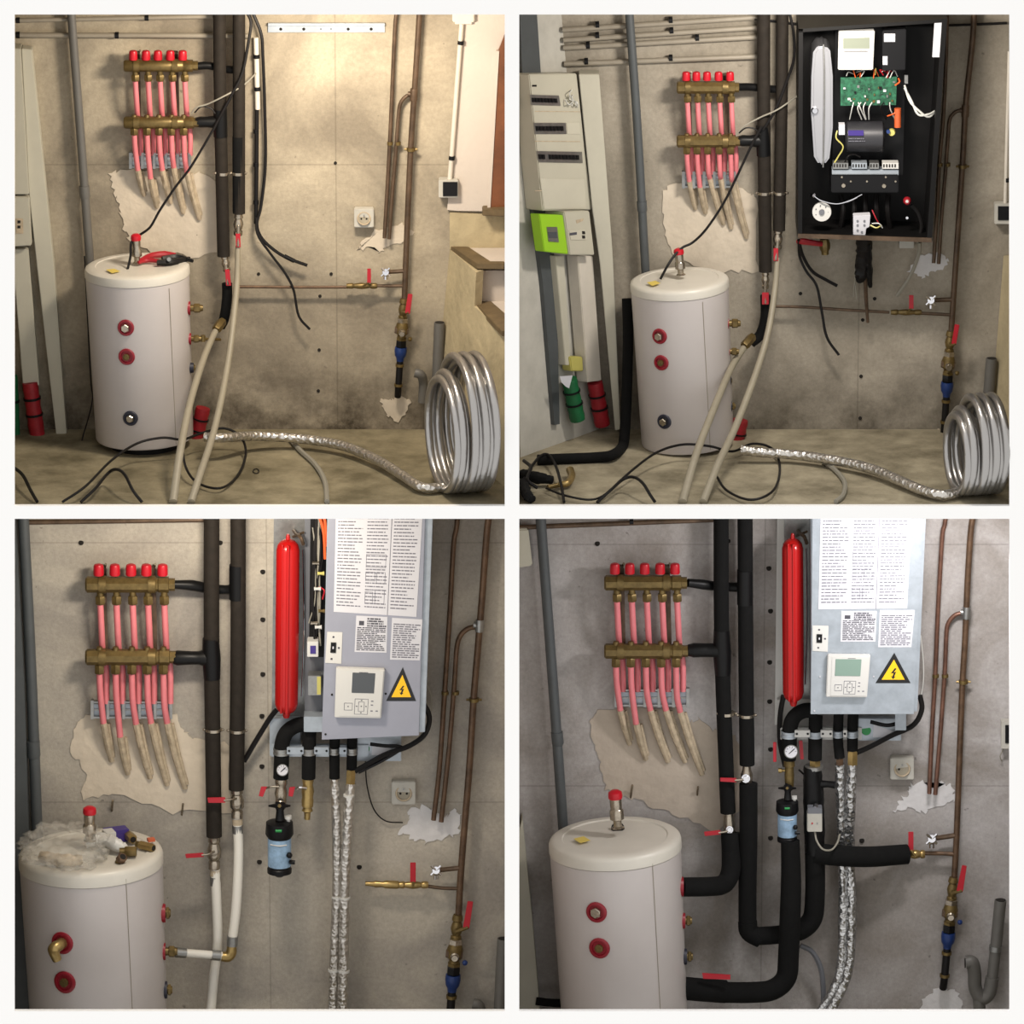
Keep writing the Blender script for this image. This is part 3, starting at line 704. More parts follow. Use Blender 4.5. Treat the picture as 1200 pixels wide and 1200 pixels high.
# grey drain stubs in the corner
def drain_set(a, b, c, lab1, lab2, r=6.3, r2=5.4):
    g = thing('drain_stub', lab1, 'pipe', P(*b, .05))
    part('tube', M().tube(T([(a[0], a[1], .05), (b[0], b[1], .05)]), r, 16, smooth=False), 'pvc_grey', g)
    part('pipe_mouth', M().lathe(P(a[0], a[1] - .4, .05), P(a[0], a[1] + .2, .05), [(0, r * .85), (1, r * .85)], 14), 'hole', g)
    if c:
        g = thing('drain_elbow', lab2, 'pipe', P(c[0], c[1] + 30, .06))
        part('tube', M().tube(T([(c[0] - 6, c[1], .09), (c[0] + 1, c[1] + 2, .09), (c[0] + 4, c[1] + 12, .07), (c[0] + 3, c[1] + 34, .06)]), r2, 12), 'pvc_grey', g)
drain_set((515, 378), (511, 482), (492, 437), 'grey drain pipe stub standing in the corner behind the coil, upper left bay', 'grey elbow pipe low on the wall left of the coil, upper left bay')

def coil(bay, cx, cyb, yc, R, ang, loops, hose, r, label, mt='foil', spread=.15):
    """stack of hose loops leaning upright + the free end on the floor"""
    g = thing('foil_hose_coil', label, 'hose', P(cx, cyb, yc))
    base = FL(cx, cyb); u = Vector((math.cos(ang), -math.sin(ang), 0)); ax = Vector((-math.sin(ang), -math.cos(ang), 0)).normalized(); up = Vector((0, 0, 1))
    for k in range(loops):
        row = k >= loops * .55; off = ax * ((k - (loops - 1) / 2) * spread / (loops - 1)); rr = R * (.88 if row else 1) - .012 * (k % 2)
        c = base + up * (rr + r * S + .003) + off
        pts = [c + u * math.cos(a) * rr * (1 + .02 * math.sin(3 * a + k)) + up * math.sin(a) * rr for a in [2 * math.pi * i / 40 - 1.45 for i in range(41)]]
        part('hose_loop', M().tube(pts, r * .86, 12, n=2), 'foil_smooth', g)
    part('hose_end', M().tube(hose, r, 12, wob=.05), mt, g)
    for i in range(0): pass
    return g
hose = [FL(240, 512, .10), FL(262, 513, .10), FL(300, 511, .07), FL(350, 514, .05), FL(400, 522, .045), FL(440, 538, .04), FL(470, 556, .035), FL(494, 571, .03), FL(520, 571, .025)]
coil('a', 540, 576, .9, .272, math.radians(74), 8, hose, 5.6, 'silver foil-wrapped hose coiled upright by the stair wall, upper left bay')
sleeve(238, 478, 228, 522, 9, 'sleeve_red', 'red floor sleeve behind the tank where the foil hose starts, upper left bay', y=.12)
F = FL
cable('floor_cable', [F(12, 545, .03), F(26, 556, .05), F(36, 575, .03), F(43, 590, .012)], 2.0, 'cable_black', 'black cable curving down at the far left of the floor, upper left bay', 'cables on the floor')
cable('floor_cable', [F(72, 593, .01), F(100, 570, .06), (130, 540, .75), (160, 520, .55), (190, 513, .50), (214, 515, .47), (235, 508, .38), (262, 502, .34), (282, 512, .36), (288, 532, .5), (278, 558, .72), F(258, 572, .02), F(232, 566, .02), F(218, 548, .05), (213, 520, .5)], 1.5, 'cable_black', 'black cable arching past the tank foot and looping right, upper left bay', 'cables on the floor')
cable('floor_cable', [F(94, 592, .01), F(112, 572, .05), (126, 555, .85), (136, 550, .88), F(146, 556, .09), F(156, 575, .05), F(166, 591, .01)], 1.8, 'cable_black', 'black cable bent in a hump in front of the tank, upper left bay', 'cables on the floor')
cable('floor_conduit', [F(338, 512, .012), F(352, 528, .012), F(370, 545, .012), F(381, 565, .012), F(383, 591, .012)], 3.0, 'cable_grey', 'grey ribbed conduit curving forward on the floor, upper left bay')
cable('floor_ring', [F(300 + 3.4 * math.cos(a), 552 + 2.6 * math.sin(a), .004) for a in [i * .7 for i in range(10)]], .6, 'cable_black', 'small dark ring lying on the floor, upper left bay', cat='ring')

# ================================================================== BAY B (upper right)
patch('b', [(778, 222), (795, 215), (850, 212), (875, 225), (888, 232), (888, 318), (840, 318), (790, 300), (780, 270)], 13, amp=3)
patch('b', [(1064, 318), (1076, 300), (1100, 296), (1112, 306), (1104, 318), (1092, 318), (1082, 326)], 14, 'plaster_cool', 2)
patch('b', [(1085, 512), (1092, 506), (1100, 504), (1112, 506), (1106, 530), (1094, 524)], 15, amp=2)
holes('b', [(1011, 375), (1009, 441), (1008, 490), (1025, 350), (938, 344)], 2.2)
for i, (a, b, cl) in enumerate([((659, 35), (893, 20), [(700, 29), (786, 23.5)]), ((660, 47), (893, 32), [(700, 41.5), (787, 36)]), ((660, 56), (893, 43), [(689, 53), (817, 44.5)]), ((661, 75), (893, 66), [(687, 72), (786, 68)])]):
    conduit_run(a, b, 3.2, cl, 'cream wall conduit, %s of four running into the left riser, upper right bay' % ['topmost', 'second from top', 'third from top', 'lowest'][i], group='four cream conduits')
cable('power_cable', [(884, 22, .03), (960, 30, .02), (1100, 30, .02), (1180, 27, .02)], 1.6, 'cable_black', 'dark cable line along the wall top behind the black cabinet, upper right bay')
g = thing('drain_pipe', 'grey plastic vertical pipe left of the manifold behind the tank, upper right bay', 'pipe', P(757, 330, .06))
part('tube', M().tube(T([(737, 10, .06), (747, 150, .06), (758, 345, .06)]), 5, 14), 'pvc_dark', g)
part('joint_sleeve', M().lathe(P(752, 236, .06), P(752.7, 248, .06), [(0, 6), (.8, 6), (1, 5.4)], 14), 'pvc_dark', g)
# splayed left wall
A_, B_, C_ = P(658, 17, 0), P(702, 505, 0), P(615, 536, .40)
QN = (B_ - A_).cross(C_ - A_).normalized()
if QN.y > 0: QN = -QN
def Q(px, py, off=0.0):
    d = ray(px, py); t = (A_ + QN * off - CAMP).dot(QN) / d.dot(QN); return CAMP + d * t
def qprism(m, px, off, th): return m.prism([Q(x, y, off) for x, y in px], -QN * th)
struct('wall_splay', qprism(M(), [(655, -20), (702, 507), (610, 540), (604, 300), (608, -10)], 0, .03), 'dirty_white')
single('metal_stud', qprism(M(), [(609, 12), (629, 12), (640, 180), (652, 330), (656, 497), (650, 498), (636, 330), (616, 180)], .02, .02), 'pvc_dark', 'grey metal stud leaning along the left edge behind the board, upper right bay', 'stud')
g = thing('distribution_board', 'cream electric distribution board with three breaker rows and green meter, upper right bay', 'board', Q(660, 300, 0))
bq = [(620, 87), (676, 86), (694, 246), (636, 247)]
def qpart(name, px, off, th, mt, par, bevel=0, label=None): return part(name, qprism(M(), px, off, th), mt, par, label, bevel)
qpart('cover', bq, .09, .09, 'board_cream', g, .004)
for i, (q, n, u0, u1) in enumerate([([(622, 111), (655, 112), (657, 124), (623, 123)], 8, .05, .95), ([(626, 144), (663, 144), (664, 157), (628, 157)], 8, .05, .95), ([(630, 177), (682, 178), (683, 191), (632, 190)], 12, .02, .95)]):
    rw = qpart('breaker_window', q, .094, .006, 'steel', g)
    for k in range(n):
        if i == 2 and k in (2,): continue
        t0 = u0 + (u1 - u0) * k / n; t1 = t0 + (u1 - u0) / n * .7
        qpart('breaker_switch', sub(q, t0, .3, t1, .72), .099, .006, 'plastic_black', rw)
qpart('blank_cover', [(664, 144), (679, 144), (680, 157), (665, 157)], .0925, .004, 'duct_cream', g)
qpart('blank_cover', [(633, 209), (685, 210), (687, 245), (638, 245)], .093, .004, 'duct_cream', g, .001)
for yy in (130, 165, 223): qpart('cover_joint', [(627, yy), (680, yy + .5), (680, yy + 1.4), (627, yy + 1)], .0912, .002, 'casing', g)
for k in range(9):
    a = random.uniform(0, 6.28); L_ = random.uniform(5, 11)
    part('loose_wire', M().tube([Q(672, 118, .095), Q(672 + math.cos(a) * L_ * .6, 118 + math.sin(a) * L_, .115), Q(672 + math.cos(a + .6) * L_, 118 + math.sin(a + .6) * L_ * 1.2, .097)], .7, 5), 'cable_white', g)
qpart('brand_plate', [(624, 99.5), (629, 99.5), (629, 101.5), (624, 101.5)], .0925, .002, 'plastic_black', g)
mt_ = thing('smart_meter', 'lime green electricity meter with small grey display, upper right bay', 'meter', Q(648, 297, 0))
qpart('housing', [(632, 251), (660, 252), (666, 298), (638, 295)], .11, .05, 'meter_green', mt_, .003)
qpart('display_surround', [(641, 266), (653, 266), (655, 284), (643, 283)], .113, .004, 'steel', mt_)
qpart('display', [(642.5, 272), (652.5, 272), (653.5, 279), (643.5, 279)], .1145, .003, 'screen_dark', mt_)
for x in (645.5, 650.5): qpart('button', [(x, 281), (x + 2, 281), (x + 2, 282.6), (x, 282.6)], .1145, .003, 'plastic_grey', mt_)
mb = thing('main_breaker', 'cream main breaker box right of the green meter, upper right bay', 'breaker', Q(680, 300, 0))
qpart('housing', [(661, 248), (691, 247), (697, 299), (668, 299)], .12, .12, 'board_cream', mb, .004)
qpart('breaker_face', [(667, 270), (686, 269), (688, 281), (669, 281)], .123, .004, 'duct_cream', mb)
for yy in (271, 276): qpart('switch', [(682.5, yy), (685.5, yy), (686, yy + 3.4), (683, yy + 3.4)], .126, .004, 'hole', mb)
qpart('marking', [(675, 258), (684, 256), (683, 259), (676, 262)], .1215, .002, 'casing', mb)
qpart('marking', [(668, 273), (676, 272), (676, 275), (668, 276)], .1245, .002, 'ink_dark', mb)
single('trunking_cover', M().poly([(678, 87), (702, 87), (718, 300), (727, 503), (721, 505), (703, 310), (694, 246)], .10, .02), 'duct_cream', 'tall cream trunking strip right of the board, upper right bay', 'trunking', bevel=.003)
single('trunking_box', qprism(M(), [(677, 300), (695, 300), (705, 446), (689, 448)], .07, .06), 'conduit_white', 'white trunking ending above the red sleeves, upper right bay', 'trunking', bevel=.003)
single('trunking_box', qprism(M(), [(651, 300), (661, 300), (669, 428), (663, 428)], .05, .045), 'duct_cream', 'narrow beige trunking above the yellow box, upper right bay', 'trunking', bevel=.002)
single('cable_box', qprism(M(), [(668, 418), (683, 418), (684, 435), (670, 435)], .06, .05), 'cable_yellow', 'small pale yellow box above the green sleeves, upper right bay', 'box', bevel=.004)
def qsleeve(x0, y0, x1, y1, r, mt, label):
    g = thing('conduit_sleeve', label, 'sleeve', Q(x1, y1, .04)); a = Q(x0, y0, .05); b = Q(x1, y1, .05)
    part('corrugated_tube', M().lathe(a, b, [(i / 10, r * (1 if i % 2 else .93)) for i in range(11)], 14), mt, g)
    for t in (.3, .6): part('tie', M().lathe(a.lerp(b, t - .02), a.lerp(b, t + .02), [(0, r * 1.1), (1, r * 1.1)], 14), 'plastic_black', g)
qsleeve(667, 444, 677, 492, 9.5, 'sleeve_green', 'green corrugated sleeves bunched below the yellow box, upper right bay')
qsleeve(697, 448, 706, 498, 9.5, 'sleeve_red', 'red corrugated sleeves tied in black below white trunking, upper right bay')
single('torn_label', qprism(M(), [(656, 441), (671, 440), (667, 455), (663, 453), (658, 448)], .085, .001), 'paper', 'torn white label on top of the green sleeves, upper right bay', 'label')
manifold('b', 793, 866, 102.5, 165.5, 7.3, [804, 816, 828.5, 842, 855.5], 84, 94, 4.7, 1.5, 2.5, 4,
         [(815, 245), (827, 250), (848, 263), (857, 268), (875, 279)], [212, 219, 209, 209, 212], (801, 202, 861, 220), 'brass', 5.8, (806, 850))
g = riser('b', [(895, 5), (895, 120), (897, 318)], 7.6, [(896, 226, 8.0)], 'black foam insulated riser left of its twin beside manifold, upper right bay', 'foam_brown', group='insulated risers')
part('connector', M().lathe(P(864, 165, .10), P(893, 165, .09), [(0, 5), (.2, 6.8), (.5, 6.4), (.8, 7.8), (1, 7.8)], 12).lathe(P(894, 148, .09), P(895, 182, .09), [(0, 8.4), (1, 8.4)], 14), 'tape_black', g)
ballvalve(g, P(897, 318, .09), P(897, 338, .09), 4.4, 'nickel', [(893, 343), (901, 343), (901, 357), (893, 357)], .12)
part('elbow_sleeve', M().tube(T([(897, 346, .085), (897, 372, .085), (891, 392, .085), (880, 402, .1)]), 6, 12), 'foam_black', g)
g = riser('b', [(917, 5), (916, 120), (913, 270)], 7.0, [(914, 226, 7.5)], 'black foam insulated riser beside the black cabinet, upper right bay', 'foam_brown', group='insulated risers')
part('connector', M().tube(T([(864, 102, .10), (880, 102, .07), (897, 104, .055), (916, 105, .08)]), 4.6, 10), 'tape_black', g)
ballvalve(g, P(912, 268, .09), P(911, 292, .09), 5.2, 'nickel', [(906.5, 291), (912, 291), (912, 306), (906.5, 306)], .12)
single('flexible_hose', M().tube(T([(911, 302, .10), (908, 340, .15), (900, 390, .26), (885, 440, .42), (862, 500, .66), (841, 545, .9), (824, 588, 1.105)]), [3.2, 3.6, 3.8, 4, 4.2, 4.4, 4.5], 12), 'hose_grey', 'long grey flexible hose from the valve beside the cabinet, upper right bay', 'hose')
g = thing('flexible_hose', 'grey flexible hose from the brass fitting right of the tank, upper right bay', 'hose', P(798, 588, 1.1))
part('tube', M().tube(T([(878, 399, .16), (868, 413, .22), (855, 435, .34), (834, 485, .6), (815, 535, .86), (800, 588, 1.105)]), [3.8, 3.8, 4, 4.3, 4.5, 4.8], 12), 'hose_grey', g)
part('hose_nut', hexnut(M(), P(872, 406, .2), P(882, 394, .14), 5.6), 'brass', g)
tb_, surf = tank('b', (796, 327), (806, 519), 57, 53.5, .24, 11, 'white cylindrical water tank with a bare lid, upper right bay',
     [(773, 394, 9.0, 'collar_red', 'plug'), (775, 425, 9.0, 'collar_red', 'rod'), (778.5, 494, 8.6, 'collar_dark', 'plug')], 822,
     [(852, 379, 16, 5.5, 'red'), (853, 412, 13, 4.6, 'red'), (855, 446, 3, 3.6, 'dark'), (856, 476, 6, 4.4, 'dark')], ZF)
safety_valve('b', (798, 322), (795, 291), 6, .24, 'brass safety valve with red cap standing on the bare lid, upper right bay')
TZ = P(796, 327, .24).z + .004
single('sticker', M().prism([TP(758, 331), TP(768, 329), TP(774, 332), TP(764, 335)], (0, 0, .0006)), 'sticker_yellow', 'faded yellow sticker on the bare tank lid, upper right bay', 'sticker')
cable('power_cable', [(893, 148, .13), (880, 172, .15), (862, 210, .18), (848, 238, .20), (828, 268, .22), (812, 284, .22), (800, 290, .24), (790, 300, .27), (782, 312, .30), (774, 327, .3)], 1.5, 'cable_black', 'black cable sagging from the riser to the bare tank lid, upper right bay')
cable('thin_cable', [(863, 157, .12), (872, 148, .13), (890, 138, .13), (912, 128, .14), (935, 112, .1)], 1.0, 'cable_grey', 'thin pale cable crossing both risers to the cabinet, upper right bay')
cable('thin_cable', [(866, 156, .12), (874, 150, .12), (884, 151, .12), (891, 158, .12)], .9, 'cable_black', 'small black cable loop above the brass manifold end, upper right bay')
cable('power_cable', [(925, 14, .1), (930, 40, .1), (930, 70, .11), (920, 100, .12), (908, 130, .13), (894, 152, .13)], 1.7, 'cable_black', 'black cable bundle draped over the right riser, upper right bay')
# black foam pipe beside the tank
single('foam_pipe', M().tube([P(735, 350, .10), P(736, 400, .13), P(734, 470, .2), P(732, 508, .26), P(729, 524, .30), FL(718, 533, .03), FL(700, 536, .022), FL(650, 538, .022), FL(630, 539, .022)], 6.2, 14, n=6), 'foam_black', 'black foam-covered pipe standing by the tank and bending along the floor, upper right bay', 'pipe')
# open black cabinet
CY = .30
g = thing('boiler_cabinet', 'open black wall cabinet showing boiler internals, upper right bay', 'cabinet', P(1015, 283, 0))
TLc, TRc, BRc, BLc = (936, 34), (1110, 22), (1092, 284), (935, 279)
part('back_panel', M().poly([TLc, TRc, BRc, BLc], .02, .005), 'enclosure_black', g)
def cside(a, b, dx, dy): return M().poly([a, b, (b[0] + dx, b[1] + dy), (a[0] + dx, a[1] + dy)], CY, .02)
part('side_panel', cside(TLc, BLc, 5, 0), 'enclosure_black', g)
part('side_panel', cside(TRc, BRc, -6, 0), 'enclosure_black', g)
part('top_panel', cside(TLc, TRc, 0, 4), 'enclosure_black', g)
part('bottom_panel', cside((BLc[0], BLc[1] - 4), (BRc[0], BRc[1] - 4), 0, 4), 'enclosure_black', g)
part('front_lip', M().poly([(935, 274), (1092, 279), (1092, 284), (935, 279)], CY + .004, CY - .002), 'tarnish', g)
vs_ = part('expansion_vessel', M().poly([(953, 62), (957, 56), (962, 53), (968, 54), (973, 60), (976, 90), (976, 150), (972, 186), (966, 194), (960, 194), (954, 184), (950.5, 130), (951, 90)], .27, .09), 'vessel_silver', g, 'silver flat expansion vessel', bevel=.022)
part('vessel_seam', M().tube(T([(965, 52, .27), (966, 90, .277), (965.5, 150, .277), (964.5, 196, .27)]), 1.0, 6), 'steel', vs_)
part('vessel_port', M().lathe(P(955, 129, .26), P(955, 130, .285), [(0, 4.5), (.8, 4), (1, 3)], 12), 'chrome', vs_)
ctl = part('controller', M().poly([(983, 37), (1025, 36), (1023, 82), (982, 82)], .29, .25), 'plastic_white', g, 'white room controller', bevel=.003)
part('display', M().poly([(988, 45), (1019, 44), (1019, 57), (988, 57)], .292, .288), 'screen_olive', ctl)
part('button_row', M().rect(989, 60.2, 1017, 60.9, .2915, .289), 'ink_dark', ctl)
part('brand_mark', qlines([(1006, 58.4), (1018, 58.2), (1018, 60), (1006, 60)], 1, .2905, 5), 'ink_dark', ctl)
dv = part('control_unit', M().poly([(1034, 36), (1062, 34), (1061, 82), (1034, 83)], .27, .20), 'plastic_black', g, bevel=.003)
part('paper_label', M().rect(1036, 39.5, 1049, 49, .272, .269), 'paper', dv); part('paper_label', M().rect(1034.5, 66, 1040, 76, .272, .269), 'paper', dv)
part('mount_plate', M().poly([(979, 34), (1062, 31), (1058, 205), (975, 205)], .12, .105), 'plastic_black', g)
part('instruction_strip', M().poly([(1095, 27), (1103.5, 26.5), (1101, 67), (1092.5, 67)], .296, .293), 'paper', g, 'white paper strip')
pc = part('circuit_board', M().poly([(985, 91), (1051, 90), (1050, 123), (985, 124)], .22, .213), 'pcb_green', g)
rnd = random.Random(3)
for k in range(26):
    x = rnd.uniform(987, 1047); y = rnd.uniform(93, 120); ww = rnd.uniform(1.2, 3.5)
    part('chip', M().rect(x, y, x + ww, y + rnd.uniform(1, 3), .222 + rnd.uniform(.002, .012), .219), rnd.choice(['plastic_black', 'paper', 'steel', 'pcb_green', 'cable_white', 'brass']), pc)
for k in range(10):
    x = rnd.uniform(990, 1046); part('wire', M().tube(T([(x, rnd.uniform(86, 92), .23), (x + rnd.uniform(-5, 5), rnd.uniform(80, 86), .24), (x + rnd.uniform(-10, 10), rnd.uniform(84, 90), .2)]), .6, 5), rnd.choice(['cable_orange', 'cable_white', 'lever_red', 'cable_yellow']), g)
for k in range(8):
    x = rnd.uniform(998, 1044); part('wire', M().tube(T([(x, 120, .23), (x + rnd.uniform(-4, 4), 127, .24), (x + rnd.uniform(-10, 10), 140, .2)]), .7, 5), rnd.choice(['cable_white', 'cable_black', 'cable_white']), g)
part('capacitor', M().lathe(P(1052, 127, .24), P(1052, 149, .24), [(0, 4), (1, 4)], 12), 'capacitor', g, 'orange capacitor')
for (a, b) in (((1049, 100), (1053, 92)), ((1050, 130), (1040, 136))): part('wire', M().tube(T([(a[0], a[1], .24), ((a[0] + b[0]) / 2 + 3, (a[1] + b[1]) / 2, .25), (b[0], b[1], .23)]), .9, 5), 'cable_orange', g)
mo = part('pump_motor', M().lathe(P(990, 160, .2), P(1036, 160, .2), [(0, 14), (.06, 17.5), (.95, 18), (1, 15)], 24), 'motor_grey', g)
part('terminal', M().rect(983, 146, 990, 158, .26, .22), 'paper', mo)
part('motor_label', M().poly([(994, 153), (1012, 153), (1012, 159), (994, 159)], .268, .262), 'box_purple', mo)
part('motor_print', qlines([(993, 161), (1015, 161), (1015, 167), (993, 167)], 2, .268, 7), 'ink', mo)
part('round_connector', M().lathe(P(1045, 155, .22), P(1045, 155.5, .24), [(0, 4.6), (1, 3.6)], 12), 'cable_yellow', g)
part('round_connector', M().lathe(P(1041, 154, .23), P(1041, 154.5, .25), [(0, 2.6), (1, 2.2)], 10), 'valve_blue', g)
part('wire', M().tube(T([(981, 153, .24), (980, 162, .25), (988, 172, .25), (982, 184, .24), (977, 192, .24)]), .9, 5), 'cable_yellow', g)
part('wire', M().tube(T([(990, 190, .24), (994, 183, .26), (1001, 181, .24), (1008, 184, .23)]), .9, 5), 'cable_black', g)
for i, (x0, x1, mt) in enumerate([(976, 994, 'steel'), (998, 1016, 'galvanised'), (1019, 1030, 'steel'), (1034, 1053, 'plastic_white')]):
    tr = part('terminal_block', M().rect(x0, 191, x1, 198, .25, .20), mt, g, bevel=.001)
    for k in range(int((x1 - x0) / 3.4)): part('terminal_screw', M().rect(x0 + 1 + k * 3.3, 192.5, x0 + 2.6 + k * 3.3, 196, .252, .249), 'hole', tr)
part('terminal_rail', M().rect(975, 199, 1053, 205, .24, .18), 'galvanised', g)
hb = part('hydraulic_block', M().rect(974, 205, 1053, 226, .25, .1), 'plastic_black', g, bevel=.004)
for (x, y, r) in [(986.5, 207.5, 1.4), (997, 212.5, 1.4), (1016, 212.5, 1.4), (1038, 207.5, 1.4), (1049.5, 212.5, 1.4), (988.5, 217.5, 2.8), (1036, 218, 2.8)]:
    part('screw', M().lathe(P(x, y, .25), P(x, y + .2, .254), [(0, r), (1, r * .8)], 10), 'nickel', hb)
pm = part('pressure_dial', M().lathe(P(963, 248, .24), P(963, 248.5, .255), [(0, 11.2), (1, 10.8)], 24), 'plastic_white', g, 'white dial')
part('dial_hub', M().lathe(P(963, 248.5, .255), P(963, 248.6, .262), [(0, 3.4), (1, 3)], 14), 'plastic_grey', pm)
for k in range(7):
    a = k * .9; part('dial_mark', M().lathe(P(963 + 7.5 * math.cos(a), 248.5 + 7.5 * math.sin(a), .2545), P(963 + 7.5 * math.cos(a), 248.5 + 7.5 * math.sin(a), .256), [(0, .8), (1, .7)], 6), 'ink_dark', pm)
part('capillary', M().tube(T([(952, 228, .24), (962, 235, .26), (980, 239, .27), (996, 235, .26), (1010, 228, .24)]), .9, 6), 'chrome', g)
part('capillary_nut', M().lathe(P(951, 228, .24), P(954, 229, .25), [(0, 2.6), (1, 2.6)], 8), 'chrome', g)
pl = part('plug_socket', M().poly([(1000, 253), (1020, 252), (1019, 266), (1015, 268), (1014, 277), (1000, 276)], .27, .22), 'paper', g, 'white connector block', bevel=.002)
for (x, y) in ((1005, 259), (1013, 259), (1005, 264), (1005, 270), (1010, 272), (1013, 264)): part('connector_hole', M().lathe(P(x, y, .27), P(x, y, .272), [(0, 1.5), (1, 1.4)], 8), 'plastic_grey', pl)
part('wire', M().tube(T([(1020, 264, .26), (1027, 267, .27), (1033, 264, .26)]), 1.0, 5), 'cable_yellow', g)
part('wire', M().tube(T([(1022, 262, .26), (1030, 262, .27), (1034, 267, .26)]), .8, 5), 'cable_white', g)
part('wire', M().tube(T([(1022, 246, .26), (1026, 255, .27), (1030, 262, .26)]), .7, 5), 'lever_red', g)
part('relief_cap', M().lathe(P(1063, 235, .22), P(1063, 236, .26), [(0, 4.6), (.7, 4.6), (1, 3)], 14), 'sleeve_red', g, 'dark red cap')
part('relief_screw', M().lathe(P(1063, 236, .26), P(1063, 236.2, .264), [(0, 1.9), (1, 1.6)], 8), 'plastic_white', g)
part('small_screw', M().lathe(P(1063, 255, .2), P(1063, 255.4, .22), [(0, 2.2), (1, 1.6)], 8), 'chrome', g)
part('dark_hose', M().tube(T([(1068, 240, .2), (1076, 250, .2), (1080, 264, .2), (1078, 276, .2)]), 2.6, 8), 'cable_black', g)
for k in range(5): part('dark_pipe', M().tube(T([(985 + k * 14, 228, .15), (988 + k * 13, 245, .18), (984 + k * 15, 274, .14)]), 3.2, 8), 'cable_black', g)
for k in (0, 1): part('white_cable', M().tube(T([(1060, 100 + k * 3, .2), (1066 + k * 2, 118, .24), (1076, 132 + k * 5 - 3, .26), (1088, 137 - k * 3, .25), (1096, 130, .22)]), 1.3, 8), 'cable_white', g)
part('cable_clip', M().rect(1060, 88, 1064, 98, .2, .17), 'steel', g)
single('lever_valve', M().tube(T([(935, 283, .10), (942, 283, .12), (955, 285, .12), (963, 286, .11)]), [3, 4, 3.4, 3], 8), 'sleeve_red', 'dark red valve lever under the cabinet corner, upper right bay', 'valve')
single('pipe_union', M().lathe(P(966, 280, .09), P(967, 298, .09), [(0, 5), (.3, 7), (.6, 6.6), (.8, 4.6), (1, 4.6)], 8), 'brass', 'dull brass union hanging under the cabinet, upper right bay', 'fitting')
single('wall_bracket', M().rect(1054, 280, 1071, 291, .05, 0), 'dirty_white', 'small pale bracket under the cabinet right side, upper right bay', 'bracket', bevel=.002)
g = thing('cable_bundle', 'frayed black cable bundle hanging below the cabinet, upper right bay', 'cable', P(1015, 378, .06))
part('wrap', M().tube(T([(1013, 276, .16), (1012, 300, .12), (1009, 322, .10), (1007, 330, .09)]), [9, 9, 7.5, 4], 10, wob=.3), 'cable_black', g)
part('cable', M().tube(T([(1016, 285, .16), (1018, 315, .12), (1020, 336, .09)]), [5, 4.5, 2.5], 8, wob=.3), 'plastic_black', g)
part('cable', M().tube(T([(1014, 320, .10), (1015, 350, .07), (1017, 378, .06)]), [2.4, 2.2, 1.8], 8), 'tarnish', g)
part('cable', M().tube(T([(1002, 312, .10), (1002, 330, .08), (1004, 350, .07)]), .9, 6), 'cable_grey', g)
part('cable', M().tube(T([(1004, 320, .10), (1001, 335, .08), (1000, 348, .07)]), .9, 6), 'cable_grey', g)
cable('power_cable', [(936, 281, .12), (941, 300, .08), (952, 318, .07), (968, 328, .07), (981, 335, .07)], 2.0, 'cable_black', 'short black cable with taped tip under the cabinet, upper right bay')
cable('power_cable', [(936, 281, .12), (937, 300, .07), (945, 318, .07), (957, 335, .07), (963, 365, .07), (969, 395, .07), (983, 416, .07)], 1.6, 'cable_black', 'long black cable hanging lowest under the cabinet, upper right bay')
cable('clear_tube', [(1078, 284, .10), (1076, 300, .08), (1066, 325, .07), (1051, 347, .06)], 2.2, 'cable_grey', 'clear plastic tube slanting down right of the cables, upper right bay', cat='tube')
copper_set('b', [(1110, 10), (1109, 60), (1106, 130), (1101, 190), (1098, 250), (1094, 308)],
           [(1129, 129), (1120, 131), (1113, 140), (1111, 160), (1108, 200), (1103, 260), (1100, 309)],
           [(1142, 10), (1139.5, 50), (1132, 120), (1128, 190), (1122, 280), (1114.5, 392)], 2.2, 3.4, (1101.5, 193), (1128, 195), (1131.5, 130), ('tarnish', 'tarnish'))
branch('b', [(906, 359), (945, 360), (990, 363), (1042, 366)], 1068, 346, 362, 2.6, 1044, 1080, 1.7, 'tarnish', 'thin horizontal copper branch with a red lever valve, upper right bay', 366)
single('branch_stub', M().tube(T([(1078, 367, .05), (1116, 369, .05)]), 2.0, 8), 'tarnish', 'short copper stub joining valve to the thick riser, upper right bay', 'pipe')
draw_tap('b', 1091, 352, 1117, 351, 4.2, 'small chrome drain tap on a side arm, upper right bay')
stack('b', 1114, 388, 1106, 510, 1.03, [(1119, 380), (1124.5, 381), (1120.5, 404), (1115, 403)], 'brass shut-off valve set with red lever and blue coupling, upper right bay')
g = thing('switch_box', 'grey-rimmed black switch cut by the right edge, upper right bay', 'switch', P(1178, 262, 0))
part('housing', M().rect(1165.5, 239, 1190, 263, .05, 0), 'dirty_white', g, bevel=.003); part('rocker', M().rect(1169.5, 242, 1190, 258, .055, .048), 'plastic_black', g)
conduit_run((1183, 60), (1178, 238), 2.2, [(1180.5, 211)], 'pale conduit at the far right above the switch, upper right bay', .03, 'conduit_white')
drain_set((1162, 420), (1153, 530), None, 'grey drain pipe standing in the right corner behind the coil, upper right bay', '', 6.6)
struct('wall_stair', M().prism([P(1176, 300, .005), P(1200, 300, .22), P(1200, 600, .30), P(1160, 506, .005)], (.03, .03, 0)), 'yellow_plaster')
hose = [FL(868, 527, .06), FL(890, 530, .05), FL(930, 533, .04), FL(975, 539, .04), FL(1020, 549, .04), FL(1056, 564, .035), FL(1082, 575, .03), FL(1104, 580, .03), FL(1124, 577, .025)]
coil('b', 1142, 580, .94, .192, math.radians(77), 8, hose, 5.8, 'silver foil-wrapped hose coiled upright at the right edge, upper right bay')
